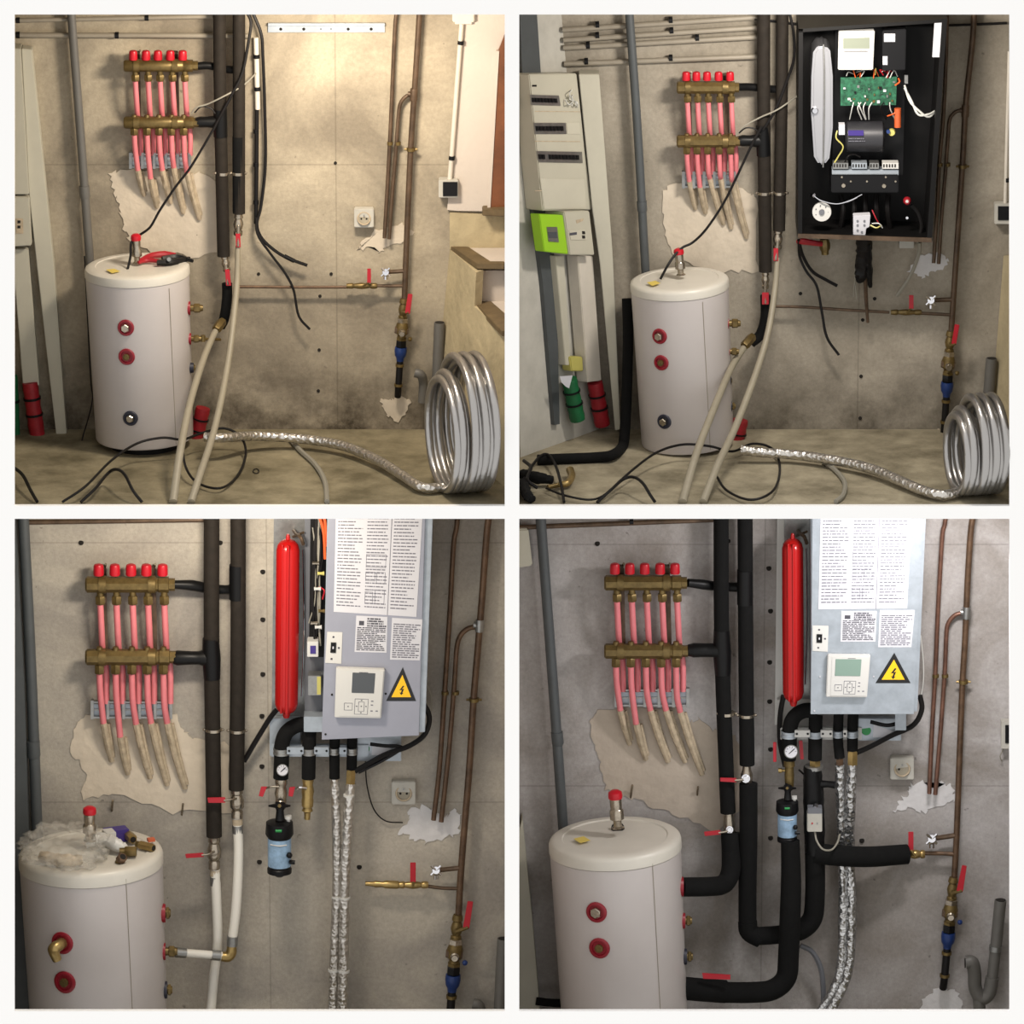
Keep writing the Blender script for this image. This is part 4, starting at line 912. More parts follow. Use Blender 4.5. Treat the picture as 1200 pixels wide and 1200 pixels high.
sleeve(868, 492, 860, 530, 9.5, 'sleeve_red', 'red floor sleeve behind the tank where the foil hose starts, upper right bay', y=.14, rings=1)
cable('floor_cable', [F(700, 592, .01), F(718, 572, .03), (742, 550, .8), (770, 530, .6), (800, 521, .5), (832, 523, .5), (858, 529, .45), (882, 520, .38), (905, 526, .42), (914, 548, .6), F(906, 575, .03), F(880, 586, .02), F(852, 575, .02), F(838, 555, .04)], 1.5, 'cable_black', 'black cable arching past the tank foot and looping right, upper right bay', 'cables on the floor')
cable('floor_cable', [F(700, 592, .01), F(716, 574, .05), (730, 562, .95), (742, 559, .96), F(753, 566, .07), F(762, 580, .04), F(768, 592, .01)], 1.8, 'cable_black', 'black cable bent in a hump in front of the tank, upper right bay', 'cables on the floor')
cable('floor_cable', [F(612, 566, .03), (622, 548, .7), (634, 534, .55), (644, 534, .55), (652, 548, .7), F(658, 570, .03), F(661, 592, .01)], 1.7, 'cable_black', 'black cable looping over the foam pipe at the left edge, upper right bay', 'cables on the floor')
cable('floor_cable', [F(640, 572, .02), F(660, 580, .02), F(690, 588, .02), F(708, 580, .02), F(728, 562, .04)], 1.3, 'cable_black', 'thin black cable trailing from the dark bundle, upper right bay', 'cables on the floor')
g = thing('cable_tangle', 'dark tangle of foam scraps and cable at the left corner, upper right bay', 'cable', F(625, 575))
part('foam_scrap', M().tube([F(612, 556, .03), F(630, 560, .04), F(648, 562, .03)], [6, 7, 4.5], 10, wob=.3), 'foam_black', g)
part('foam_scrap', M().tube([F(613, 566, .03), F(618, 580, .03), F(624, 592, .02)], [6, 6, 5], 10, wob=.3), 'foam_black', g)
part('cable', M().tube([F(614, 540, .05), F(622, 548, .06), F(618, 562, .05), F(630, 572, .02)], 2, 8), 'cable_black', g)
g = thing('brass_elbow', 'brass elbow fitting lying on the floor left of the cables, upper right bay', 'fitting', F(668, 566))
part('elbow_body', M().tube([F(655, 568, .02), F(665, 566, .025), F(670, 558, .03), F(668, 551, .03)], [3.6, 4, 4.4, 4.8], 10), 'brass_bright', g)
part('thread', M().tube([F(642, 571, .018), F(656, 568, .02)], 2.8, 10, smooth=False), 'brass', g)
cable('floor_conduit', [F(965, 541, .012), F(980, 552, .012), F(990, 566, .012), F(988, 580, .012), F(980, 592, .012)], 2.8, 'cable_grey', 'grey ribbed conduit curving forward on the floor, upper right bay')
# ================================================================== BAY C and D (lower bays)
def heater(bay, d):
    o = BAY[bay]
    g = thing('heating_unit', d['label'], 'boiler', P((d['front'][2][0] + d['front'][3][0]) / 2, d['front'][2][1], 0))
    part('back_plate', M().poly(d['back'], .02, .0), d['backmat'], g, bevel=.002)
    for (x0, y0, x1, y1, yf, mt) in d.get('chassis', []): part('chassis_panel', M().rect(x0, y0, x1, y1, yf, .02), mt, g, bevel=.002)
    # long flat red expansion vessel
    x0, y0, x1, y1 = d['vessel']; w2 = (x1 - x0) / 2; ln = d.get('vlean', 0)
    cxv = lambda yy: (x0 + x1) / 2 + ln * (yy - y0) / (y1 - y0)
    V0 = .175
    prof = [(0, .28), (.012, .62), (.03, .86), (.06, .98), (.5, 1.0), (.94, .98), (.97, .86), (.988, .62), (1, .28)]
    a = P(cxv(y0), y0, V0); b = P(cxv(y1), y1, V0)
    ve = part('expansion_vessel', M().lathe(a, b, [(t, w2 * r) for t, r in prof], 32), 'vessel_red', g, 'long bright red expansion vessel')
    part('vessel_ridge', M().tube([a.lerp(b, t) + Vector((w2 * S * .05, -w2 * S * r * 1.0, 0)) for t, r in [(.03, .86), (.06, .97), (.5, .99), (.94, .97), (.97, .86)]], w2 * .14, 8), 'vessel_red', ve)
    part('vessel_ridge', M().tube([a.lerp(b, t) + Vector((-w2 * S * .42, -w2 * S * r * .9, 0)) for t, r in [(.03, .84), (.06, .97), (.5, .99), (.94, .97), (.97, .84)]], w2 * .09, 8), 'vessel_red', ve)
    part('vessel_tip', M().lathe(P(cxv(y0), y0 - 6, V0), P(cxv(y0), y0 + 2, V0), [(0, 1.5), (.3, 2.4), (1, 3)], 10), 'vessel_red', ve)
    part('vessel_tip', M().lathe(P(cxv(y1), y1 - 2, V0), P(cxv(y1), y1 + 5, V0), [(0, 5), (.6, 4.4), (1, 3.4)], 10), 'vessel_red', ve)
    part('vessel_rod', M().tube(T([(x1 + 3.5, y0 + 12, .12), (x1 + 4.5, (y0 + y1) / 2, .12), (x1 + 2, y1 - 20, .12)]), 1.1, 8), 'chrome', g)
    part('vessel_hook', M().tube(T([(x1 - 7, y0 - 10, .03), (x1 - 4, y0 - 6, .10), (x1 + 1, y0 - 2, .15), (x1 + 4, y0 + 6, .14)]), 2.2, 8).tube(T([(x1 - 8, y0 - 3, .05), (x1 + 4, y0 - 8, .12)]), 1.6, 6), 'tarnish', g)
    # cabinet and its front
    q = d['front']; YC = .29
    part('cabinet_body', M().poly(d['body'], YC - .012, .05), d['sidemat'], g, bevel=.002)
    fr = part('front_panel', M().poly(q, YC, YC - .012), d['frontmat'], g, bevel=.0015)
    for (x, y) in d['screws']: part('panel_screw', M().lathe(P(x, y, YC), P(x, y, YC + .003), [(0, 1.4), (1, 1.1)], 8), d.get('screwmat', 'hole'), fr)
    # papers
    sh = part('instruction_sheet', M().poly(d['sheet'], YC + .0015, YC), 'paper', g, 'large three-column white instruction sheet')
    sq = d['sheet']
    for c, (u0, u1) in enumerate(((.02, .33), (.36, .63), (.67, .97))):
        pr = part('printed_text', qlines(sub(sq, u0, .02, u1, .96), 30, YC + .0016, 11 + c, .03, .96, .01, .99, .10), 'ink', sh, kind='stuff')
    for (u, v, u1, v1) in ((.37, .62, .48, .70), (.5, .62, .6, .72), (.37, .80, .46, .90), (.49, .78, .6, .9), (.37, .46, .6, .58)):
        part('diagram', M().tube([P(*bilin(sq, a_, b_), YC + .0022) for a_, b_ in ((u, v), (u1, v), (u1, v1), (u, v1), (u, v))], .25, 4, smooth=False), 'ink', sh)
    part('fold_line', M().poly(sub(sq, .645, 0, .652, 1), YC + .0024, YC + .0012), 'ink', sh)
    for i, pq in enumerate(d['labels']):
        lb = part('warning_sheet', M().poly(pq, YC + .0015, YC), 'paper', g, ['small printed sheet with a picture', 'small printed sheet of fine text'][i])
        part('printed_text', qlines(pq, 13 + 3 * i, YC + .0016, 31 + i, .06 if i else .05, .95, .3 if not i else .12, .96, .16), 'ink_dark' if not i else 'ink', lb, kind='stuff')
        if not i:
            part('printed_text', qlines(sub(pq, .36, .04, .97, .3), 4, YC + .0016, 41, 0, 1, 0, 1, .2), 'ink_dark', lb, kind='stuff')
            part('pictogram', M().poly(sub(pq, .1, .14, .26, .26), YC + .0022, YC + .001), 'ink_dark', lb)
    # mains switch
    for sq2 in [d['switch']]:
        s_ = part('switch_plate', M().poly(sq2, YC + .003, YC), 'plastic_white', g, bevel=.001)
        rk = part('rocker', M().poly(sub(sq2, .28, .34, .62, .66), YC + .007, YC + .002), 'plastic_black', s_)
        part('rocker_mark', M().poly(sub(sq2, .40, .46, .48, .54), YC + .0075, YC + .006), 'paper', rk)
        for (u, v) in ((.42, .16), (.38, .86), (.8, .5)):
            part('symbol', M().poly(sub(sq2, u - .06, v - .03, u + .06, v + .03), YC + .0036, YC + .002), 'ink_dark', s_)
    # controller
    cq = d['control']
    ct = part('controller', M().poly(cq, YC + .03, YC), 'plastic_white', g, 'white controller with grey display', bevel=.003)
    part('controller_face', M().poly(sub(cq, .1, .03, .98, .97), YC + .032, YC + .029), 'plastic_white', ct, bevel=.0012)
    part('display', M().poly(sub(cq, *d['screen']), YC + .034, YC + .03), d['screenmat'], ct, bevel=.001)
    kx = [(.22, .70, .36, .84)]
    def key(u0, v0, u1, v1):
        part('key', M().tube([P(*bilin(cq, a_, b_), YC + .0325) for a_, b_ in ((u0, v0), (u1, v0), (u1, v1), (u0, v1), (u0, v0))], .3, 4, smooth=False), 'ink', ct)
    key(.20, .70, .37, .84); key(.42, .61, .70, .92); key(.50, .67, .62, .86)
    for (u, v) in ((.76, .64), (.76, .72), (.76, .84), (.87, .84)): part('key_mark', M().poly(sub(cq, u, v, u + .05, v + .02), YC + .033, YC + .031), 'ink', ct)
    for (u, v) in ((.28, .77), (.56, .64), (.56, .76), (.56, .89), (.46, .76), (.66, .76)): part('key_mark', M().poly(sub(cq, u - .015, v - .008, u + .015, v + .008), YC + .033, YC + .031), 'ink_dark', ct)
    part('brand_mark', qlines(sub(cq, .48, .055, .66, .085), 1, YC + .0325, 3, 0, 1), 'ink_dark', ct)
    # high-voltage warning triangle
    (tx, ty), (rx, ry), (lx, ly) = d['tri']
    tr = part('warning_triangle', M().poly([(tx, ty), (rx, ry), (lx, ly)], YC + .002, YC), 'sign_black', g, 'yellow triangle sign with black border and lightning bolt')
    cx_ = (tx + rx + lx) / 3; cy_ = (ty + ry + ly) / 3
    part('sign_field', M().poly([(cx_ + (x - cx_) * .66, cy_ + (y - cy_) * .66) for x, y in d['tri']], YC + .0026, YC + .001), 'sign_yellow', tr)
    s = (rx - lx) / 38.0
    bolt = [(1.5, -8), (-3, 0), (0.2, -.5), (-1.2, 4.6), (-3, 3.8), (-.6, 8.6), (2.4, 4.6), (.9, 4.8), (3.2, -2.6), (0.4, -1.8), (3.6, -7.4)]
    part('lightning_bolt', M().poly([(cx_ + x * s * .95, cy_ + y * s * .72 + .6) for x, y in bolt], YC + .0032, YC + .002), 'sign_black', tr)
    return g

def clamp_rail(bay, plate, bar, pipes, dot, label):
    """perforated white rail and the clamps round the black pipes"""
    g = thing('clamp_rail', label, 'bracket', P(plate[0], plate[3], 0)); x0, y0, x1, y1 = plate
    part('rail_plate', M().rect(x0, y0, x1, y1, .06, .022), 'galvanised' if bay == 'c' else 'plastic_white', g, bevel=.002)
    part('rail_bar', M().rect(*bar, .11, .09), 'galvanised' if bay == 'c' else 'plastic_white', g, bevel=.002)
    xs = sorted(p[0] for p in pipes)
    for a, b in zip(xs[:-1], xs[1:]):
        m_ = (a + b) / 2; hw = (b - a) / 2 - 6.2
        if hw > 2:
            cy = (bar[1] + bar[3]) / 2
            tab = part('clamp_tab', M().rect(m_ - hw, cy - 4.2, m_ + hw, cy + 4.2, .17, .155), 'galvanised' if bay == 'c' else 'plastic_white', g, bevel=.002)
            for sx in ((-1, 1) if hw > 5 else (1,)): part('tab_screw', M().lathe(P(m_ + sx * (hw - 2.6), cy, .17), P(m_ + sx * (hw - 2.6), cy, .173), [(0, 1.5), (1, 1.3)], 8), 'plastic_black', tab)
    for (x, r) in pipes:
        cy = (bar[1] + bar[3]) / 2
        part('pipe_clamp', M().lathe(P(x, cy - 3.6, .14), P(x, cy + 3.6, .14), [(0, r * 1.07), (.3, r * 1.07), (.35, r * 1.0), (.65, r * 1.0), (.7, r * 1.07), (1, r * 1.07)], 16), 'steel' if bay == 'c' else 'galvanised', g)
    px, py, r, bx0, by0, bx1, by1 = dot
    bx = part('end_plate', M().rect(bx0, by0, bx1, by1, .10, .06), 'galvanised', g, bevel=.002)
    part('green_dot', M().lathe(P(px, py, .10), P(px, py, .103), [(0, r), (1, r * .95)], 20), 'dot_green', bx, 'round green sticker')
    part('paper_label', M().poly([(px + r + 3, py - 7), (px + r + 26, py + 1), (px + r + 20, py + 8), (px + r + 2, py + 8)], .102, .10), 'paper', bx)
    return g
def gauge(parent, x, y, r, yf):
    gg = part('pressure_gauge', M().lathe(P(x, y, yf - .03), P(x, y, yf), [(0, r * .6), (.4, r), (.9, r * 1.05), (1, r * .95)], 24), 'steel', parent)
    part('gauge_face', M().lathe(P(x, y, yf), P(x, y, yf + .0015), [(0, r * .88), (1, r * .88)], 24), 'paper', gg, 'white dial')
    part('gauge_needle', M().tube(T([(x - r * .35, y + r * .35, yf + .003), (x + r * .45, y - r * .4, yf + .003)]), .5, 5, smooth=False), 'plastic_black', gg)
    for k in range(8):
        a = math.radians(150 + k * 34); part('gauge_tick', M().tube(T([(x + r * .6 * math.cos(a), y + r * .6 * math.sin(a), yf + .002), (x + r * .8 * math.cos(a), y + r * .8 * math.sin(a), yf + .002)]), .3, 4, smooth=False), 'ink_dark', gg)
def magnet_filter(bay, x, y0, y1, r, label):
    Y = .17; g = thing('magnetic_filter', label, 'filter', P(x, y1, Y)); k = r / 14.0
    part('neck', M().lathe(P(x + 1, y0 - 30 * k, Y - .03), P(x + .5, y0, Y), [(0, 4 * k), (.25, 4 * k), (.3, 6 * k), (.5, 6 * k), (.6, 4.4 * k), (1, 5.5 * k)], 12), 'plastic_black', g)
    part('wing_handle', M().tube(T([(x - 12 * k, y0 - 17 * k, Y), (x, y0 - 17 * k, Y + .025), (x + 12 * k, y0 - 17 * k, Y)]), [1.2 * k, 3.6 * k, 1.2 * k], 8), 'plastic_black', g)
    part('centre_screw', M().lathe(P(x, y0 - 17 * k, Y + .02), P(x, y0 - 17 * k, Y + .045), [(0, 2.6 * k), (1, 2 * k)], 10), 'brass', g)
    part('bleed_valve', M().lathe(P(x + 10 * k, y0 + 2, Y), P(x + 10 * k, y0 - 6 * k, Y), [(0, 2.2 * k), (.5, 2.2 * k), (.55, 4 * k), (1, 4 * k)], 12), 'plastic_white', g)
    L_ = y1 - y0
    part('head', M().lathe(P(x, y0, Y), P(x, y0 + L_ * .27, Y), [(0, r * .7), (.1, r * 1.1), (.85, r * 1.15), (1, r * 1.05)], 28), 'plastic_black', g)
    part('bowl', M().lathe(P(x, y0 + L_ * .26, Y), P(x, y1, Y), [(0, r * .95), (.78, r * .93), (.8, r), (.9, r), (.93, r * .6), (1, r * .3)], 28), 'plastic_black', g)
    part('bowl_label', M().lathe(P(x, y0 + L_ * .3, Y), P(x, y0 + L_ * .8, Y), [(0, r * .965), (1, r * .95)], 28), 'label_blue', g, 'blue printed label')
    part('label_print', M().tube([P(x - r * .7, y0 + L_ * .38, Y) + Vector((0, -r * S * .68, 0)), P(x, y0 + L_ * .38, Y) + Vector((0, -r * S * .99, 0)), P(x + r * .6, y0 + L_ * .38, Y) + Vector((0, -r * S * .78, 0))], .9 * k, 5), 'plastic_white', g)
    part('green_mark', M().tube([P(x - 4 * k, y0 + L_ * .1, Y) + Vector((0, -r * S * 1.09, 0)), P(x + 3 * k, y0 + L_ * .1, Y) + Vector((0, -r * S * 1.1, 0))], 1.8 * k, 6, smooth=False), 'dot_green', g)
    part('side_knob', M().ball(P(x + r * .8, y0 + L_ * .62, Y + .04), 3.6 * k, 10).lathe(P(x + r * .8, y0 + L_ * .74, Y + .03), P(x + r * 1.25, y0 + L_ * .75, Y + .03), [(0, 2.5 * k), (1, 2.5 * k)], 8), 'plastic_black', g)
    return g

# ------------------------------------------------------------------ bay C
o = 'lower left bay'
patch('c', [(86, 850), (103, 840), (205, 838), (215, 858), (228, 866), (268, 872), (272, 950), (200, 952), (132, 928), (96, 938), (100, 905), (84, 880)], 23, amp=3)
patch('c', [(466, 977), (478, 962), (480, 948), (500, 944), (520, 958), (532, 948), (540, 958), (538, 978), (520, 982), (500, 988), (485, 982)], 24, 'plaster_cool', 3)
holes('c', [(95, 636), (308, 670), (308, 726), (308, 790), (307, 839), (307, 898), (258, 636), (304, 1010), (421, 1016), (253, 955)], 3.2)
g = thing('drain_pipe', 'dark grey plastic vertical pipe with joint sleeve at the left edge, lower left bay', 'pipe', P(44, 1200, .05))
part('tube', M().tube(T([(27, 600, .05), (36, 780, .05), (44, 985, .05)]), 6.6, 16), 'pvc_dark', g)
part('joint_sleeve', M().lathe(P(38.6, 868, .05), P(39.8, 888, .05), [(0, 8), (.85, 8), (1, 7)], 16), 'pvc_dark', g)
single('wall_duct', M().poly([(0, 595), (17, 595), (28, 800), (40, 1200), (0, 1200)], .12, 0), 'pvc_dark', 'dark grey duct face filling the left edge, lower left bay', 'duct', bevel=.003)
conduit_run((30, 612), (240, 609), 3.0, [], 'dark conduit along the very top behind the risers, lower left bay', .03, 'tarnish')
manifold('c', 100, 205, 685, 770, 9.6, [115.5, 134.5, 153.5, 171.5, 190.5], 661, 674, 6.3, 2, 3, 5,
         [(131, 892), (150, 907), (176, 912), (196, 920), (217, 924)], [847, 863, 848, 847, 847], (108, 822, 200, 842), 'brass', 7.6, (120, 178))
for (xx, yy) in ((484 / 4 + 10, 944),): single('wall_screw', M().tube(T([(131, 950, 0), (132, 938, .03)]), 1.5, 6), 'nickel', 'bright hook screw in the wall above the tank, lower left bay', 'screw')
single('wall_screw', M().tube(T([(213, 955, 0), (214.5, 942, .03)]), 1.3, 6), 'nickel', 'hook screw in the wall nearer the risers, lower left bay', 'screw')
g = riser('c', [(248, 595), (248, 760), (251, 980)], 9.2, [(250, 855, 9.9)], 'brown-black foam riser left of its twin, valve lower, lower left bay', 'foam_brown', group='insulated risers')
part('connector', M().lathe(P(203, 771, .10), P(246, 771, .09), [(0, 7), (.1, 9), (.5, 8), (.7, 8), (.8, 9.5), (1, 9.5)], 12).lathe(P(247, 748, .09), P(248.5, 795, .09), [(0, 9.8), (.5, 11.2), (1, 9.9)], 14), 'tape_black', g)
part('valve_body', M().lathe(P(251, 978, .09), P(251, 1018, .09), [(0, 7), (.2, 7.5), (.25, 6), (.45, 8.6), (.65, 8.4), (.75, 5.6), (.8, 7), (1, 7)], 14), 'nickel', g)
lever(g, [(217, 1001), (238, 999.5), (239, 1004.5), (218, 1006)], .15)
part('lever_arm', M().tube(T([(236, 1002, .147), (244, 1001, .14), (251, 998, .12)]), 1.6, 8), 'nickel', g)
g = riser('c', [(279, 595), (279, 760), (277, 925)], 9.0, [(278, 856, 9.8)], 'brown-black foam riser nearest the heating unit, lower left bay', 'foam_brown', group='insulated risers')
part('connector', M().tube(T([(203, 685, .10), (225, 686, .08), (246, 690, .05), (264, 691, .06), (278, 690, .08)]), [5, 6.5, 6, 5.5, 6], 10), 'tape_black', g)
part('connector', M().lathe(P(278, 662, .09), P(278, 702, .09), [(0, 9.6), (1, 9.6)], 14), 'tape_black', g)
part('valve_body', M().lathe(P(277.5, 922, .09), P(278, 958, .09), [(0, 7), (.2, 7.5), (.25, 6), (.45, 8.6), (.65, 8.4), (.75, 5.6), (.8, 7), (1, 7)], 14), 'nickel', g)
lever(g, [(243, 935), (264, 934.5), (264, 941), (244, 941)], .15)
part('lever_arm', M().tube(T([(262, 938, .147), (270, 937, .14), (277, 936, .12)]), 1.6, 8), 'nickel', g)
# white pipes
g = thing('white_pipe', 'white plastic pipe bowing down from the left valve to the floor, lower left bay', 'pipe', P(247, 1200, .12))
part('tube', M().tube(T([(252, 1016, .09), (254, 1060, .10), (255, 1105, .10), (250, 1150, .10), (246, 1200, .10)]), 5.8, 14), 'pex_white', g)
for (y0, y1) in ((1019, 1026),): part('collar', M().lathe(P(252, y0, .09), P(252, y1, .09), [(0, 6.2), (1, 6.2)], 14), 'casing', g)
part('press_sleeve', M().lathe(P(252, 1027, .09), P(252.4, 1037, .09), [(0, 6.6), (1, 6.6)], 14), 'steel', g)
g = thing('white_pipe', 'white plastic pipe from the right valve to the tank elbow, lower left bay', 'pipe', P(195, 1120, .12))
part('tube', M().tube(T([(278, 958, .09), (279.5, 1000, .10), (277, 1060, .13), (272, 1104, .15)]), 5.8, 14), 'pex_white', g)
part('collar', M().lathe(P(278, 959, .09), P(278.5, 966, .09), [(0, 6.4), (1, 6.4)], 14), 'casing', g)
part('press_sleeve', M().lathe(P(278.4, 967, .09), P(278.7, 976, .09), [(0, 6.6), (1, 6.6)], 14), 'steel', g)
part('press_sleeve', M().lathe(P(272.6, 1097, .15), P(272, 1108, .15), [(0, 6.8), (1, 6.8)], 14), 'steel', g)
part('brass_elbow', M().tube(T([(271.5, 1107, .15), (271, 1116, .155), (267, 1121, .16), (259, 1121, .165)]), [5.6, 6.6, 6.6, 5.6], 12), 'brass_bright', g)
part('tube', M().tube(T([(260, 1120, .165), (240, 1118.5, .18), (214, 1116.5, .20)]), 5.0, 14), 'pex_white', g)
part('press_sleeve', M().lathe(P(248, 1119, .175), P(258, 1120, .168), [(0, 6.4), (1, 6.4)], 14), 'steel', g)
part('press_sleeve', M().lathe(P(206, 1116, .21), P(218, 1117, .20), [(0, 6.2), (1, 6.2)], 14), 'steel', g)
tc_, surf = tank('c', (106, 997), (119, 1262), 85, 80, .34, 17, 'large white tank with fittings and a plastic bag on top, lower left bay',
     [(73, 1105, 13.5, 'collar_red', 'elbow'), (76, 1151, 13.5, 'collar_red', 'rod')], 146,
     [(192, 1070, 8, 7.5, 'red'), (192, 1115, 16, 7, 'red'), (194, 1160, 8, 7, 'dark')], ZBOT)
TZ = P(106, 997, .34).z + .004
safety_valve('c', (105, 985), (105, 945), 8, .34, 'safety valve whose red cap rises behind the plastic bag, lower left bay')
def bag(name, c, sx, sy, sz, mt, label, seed):
    m = M(); m.ball((0, 0, 0), 1.0, 72)
    vs = []
    for v in m.v:
        n = v.normalized(); k = 1 + .30 * noise.noise(n * 2.2 + Vector((seed, 0, 0))) + .30 * (noise.noise(n * 6 + Vector((0, seed, 0)))) + .2 * abs(noise.noise(n * 11))
        w_ = Vector((n.x * sx * k, n.y * sy * k, max(-.55, n.z) * sz * k)) * S; vs.append(Vector(c) + w_ + Vector((0, 0, sz * .5 * S)))
    m.v = vs; o = single(name, m, mt, label, 'bag'); o.data.set_sharp_from_angle(angle=math.pi); return o
bag('plastic_bag', TP(76, 1000, .012), 48, 58, 17, 'bag', 'crumpled clear plastic bag of parts lying over the tank lid, lower left bay', 2.3)
g = thing('cardboard_box', 'small purple and white box behind the bag, lower left bay', 'box', TP(138, 982))
RZ = Matrix.Rotation(.35, 3, 'Z')
part('carton', M().box(TP(136, 978, .03), (.10, .06, .055), RZ), 'box_purple', g, bevel=.002)
part('carton_face', M().box(TP(128, 980, .031) + Vector((0, -.003, 0)), (.045, .06, .054), RZ), 'plastic_white', g, bevel=.002)
def fitting(label, a, b, r, mt='brass'):
    g = thing('brass_fitting', label, 'fitting', a)
    part('fitting_body', hexnut(M(), a, b, r), mt, g); d_ = (b - a).normalized()
    part('fitting_thread', M().lathe(a - d_ * r * S * .9, a, [(0, r * .7), (1, r * .7)], 12), 'brass', g)
    part('fitting_bore', M().lathe(b - d_ * .001, b + d_ * .001, [(0, r * .6), (1, r * .6)], 12), 'hole', g)
fitting('small brass fitting behind, nearest the purple box, lower left bay', TP(150, 978, .03), TP(156, 984, .03), 6, 'brass_bright')
fitting('brass union with dark open end at lid centre front, lower left bay', TP(146, 998, .03), TP(160, 998, .03), 6.5)
fitting('brass fitting standing at the front of the bag, lower left bay', TP(141, 1008, .014), TP(144, 1004, .034), 6.5, 'copper')
fitting('brass valve piece with orange tag at the lid right edge, lower left bay', TP(164, 990, .024), TP(180, 994, .024), 5.5, 'brass_bright')
single('orange_tag', M().box(TP(177, 984, .03), (.03, .022, .014), RZ), 'capacitor', 'orange tag on the brass piece at the lid edge, lower left bay', 'tag')
single('wrapped_parts', M().tube([TP(100, 987, .03), TP(118, 984, .04), TP(136, 990, .04), TP(150, 998, .02)], [7, 9, 8, 5], 12, wob=.35), 'plastic_white', 'white wrapped parts poking out of the plastic bag, lower left bay', 'packet')
single('parts_packet', M().tube([TP(48, 1004, .02), TP(72, 1008, .025), TP(96, 1008, .02)], [6, 8, 6], 12, wob=.4), 'casing', 'pale packet of screws inside the plastic bag, lower left bay', 'packet')
# heating unit C
heater('c', dict(label='wall heating unit with red vessel and tilted grey front, side open, lower left bay',
    back=[(321, 597), (364, 597), (360, 868), (318, 866)], backmat='steel',
    chassis=[(357, 597, 388, 858, .10, 'plastic_grey'), (356, 840, 380, 858, .18, 'galvanised')],
    vessel=(323.5, 632, 351.5, 836), vlean=-2,
    front=[(386, 585), (499, 585), (491, 862), (377, 867)], body=[(384, 585), (508, 585), (498, 858), (378, 862)],
    frontmat='panel_grey', sidemat='galvanised', screws=[(381.5, 860.5), (389, 814), (452, 813)],
    sheet=[(394, 590), (496, 590), (488, 723), (391, 717)],
    labels=[[(417.5, 721.5), (454, 723), (453, 765), (415.5, 764)], [(459.5, 724), (495, 726), (492, 774), (457, 773)]],
    switch=[(383.5, 740.5), (401.5, 741), (400, 778), (381, 777)],
    control=[(394, 783), (451, 785), (446.5, 842), (392, 841)], screen=(.34, .08, .81, .49), screenmat='screen_dark',
    tri=[(472, 782), (487.5, 821.5), (452.5, 821.5)]))
# open side: wires and small parts between vessel and panel
rnd = random.Random(9)
sid = thing('open_side_wiring', 'dark open side of the heating unit crammed with wires, lower left bay', 'wiring', P(370, 860, .1))
part('dark_lining', M().poly([(364, 590), (386, 590), (379, 770), (362, 770)], .12, .105), 'enclosure_black', sid)
for k in range(9):
    x = 368 + rnd.uniform(-3, 8); part('wire', M().tube(T([(x, 590 + k * 4, .15), (x + rnd.uniform(-3, 6), 640, .17), (x + rnd.uniform(-5, 4), 700, .16), (x + rnd.uniform(-6, 2), 750 + rnd.uniform(-20, 10), .15)]), rnd.choice([.8, 1.2, 1.6]), 6), rnd.choice(['cable_black', 'cable_grey', 'cable_black', 'cable_black']), sid)
for (a, b, c_) in (((371, 596), (379, 622), (381, 655)), ((375, 594), (381, 612), (382, 640))): part('orange_wire', M().tube(T([(a[0], a[1], .17), (b[0], b[1], .19), (c_[0], c_[1], .18)]), 1.8, 8), 'cable_orange', sid)
for (x, y, mt) in ((372, 690, 'plastic_white'), (377, 716, 'brass'), (373, 735, 'plastic_white'), (370, 660, 'nickel'), (376, 672, 'cable_yellow'), (368, 730, 'nickel')):
    part('connector', M().lathe(P(x - 4, y, .18), P(x + 4, y, .18), [(0, 2.2), (.5, 1.6), (1, 2.6)], 8), mt, sid)
part('red_wire', M().tube(T([(374, 688, .17), (380, 692, .19), (378, 702, .17)]), 1, 6), 'lever_red', sid)
rk = part('outlet_switch', M().rect(360, 752, 373, 770, .19, .12), 'plastic_white', sid, bevel=.002); part('rocker', M().rect(363.5, 757, 370, 766, .194, .185), 'box_purple', rk)
bx = part('terminal_box', M().rect(361, 792, 376, 815, .19, .12), 'steel', sid, bevel=.002); part('yellow_label', M().rect(371.5, 793, 376, 814, .192, .189), 'cable_yellow', bx)
pipesC = [(330, 9.5), (362, 8.5), (391.5, 6), (412.5, 6.5)]
clamp_rail('c', (316, 842, 352, 886), (318, 873, 432, 887), pipesC, (428, 877, 5.4, 418, 862, 470, 892), 'galvanised clamp rail holding four black pipes under the unit, lower left bay')
def drop(bay, pts, r, mt, label, Y=.14, name='foam_pipe'): return single(name, M().tube(T([(x, y, Y) for x, y in pts]), r, 14, n=5), mt, label, 'pipe')
g = thing('foam_pipe', 'thick black pipe bending out left with a gauge at its end, lower left bay', 'pipe', P(329, 918, .14))
part('foam_sleeve', M().tube(T([(361, 848, .12), (348, 850, .13), (336, 858, .14), (330.5, 872, .14), (330, 890, .14), (329, 912, .14)]), 9, 14), 'foam_black', g)
gauge(g, 331, 902.5, 7, .19)
part('union', M().lathe(P(329.5, 910, .14), P(329, 948, .14), [(0, 7), (.2, 7.6), (.3, 6), (.5, 7.8), (.7, 6.4), (.72, 7), (.95, 6.4), (1, 5)], 12), 'nickel', g)
part('lever_arm', M().tube(T([(327, 922, .17), (318, 922, .17), (311, 924, .16)]), 1.3, 6), 'nickel', g); lever(g, [(306, 922), (313, 922), (308, 934), (303, 933)], .17)
g = thing('foam_pipe', 'black pipe ending in a brass valve beside the gauge, lower left bay', 'pipe', P(361, 955, .14))
part('foam_sleeve', M().tube(T([(363, 845, .12), (362, 880, .14), (361.5, 912, .14)]), 8.2, 14), 'foam_black', g)
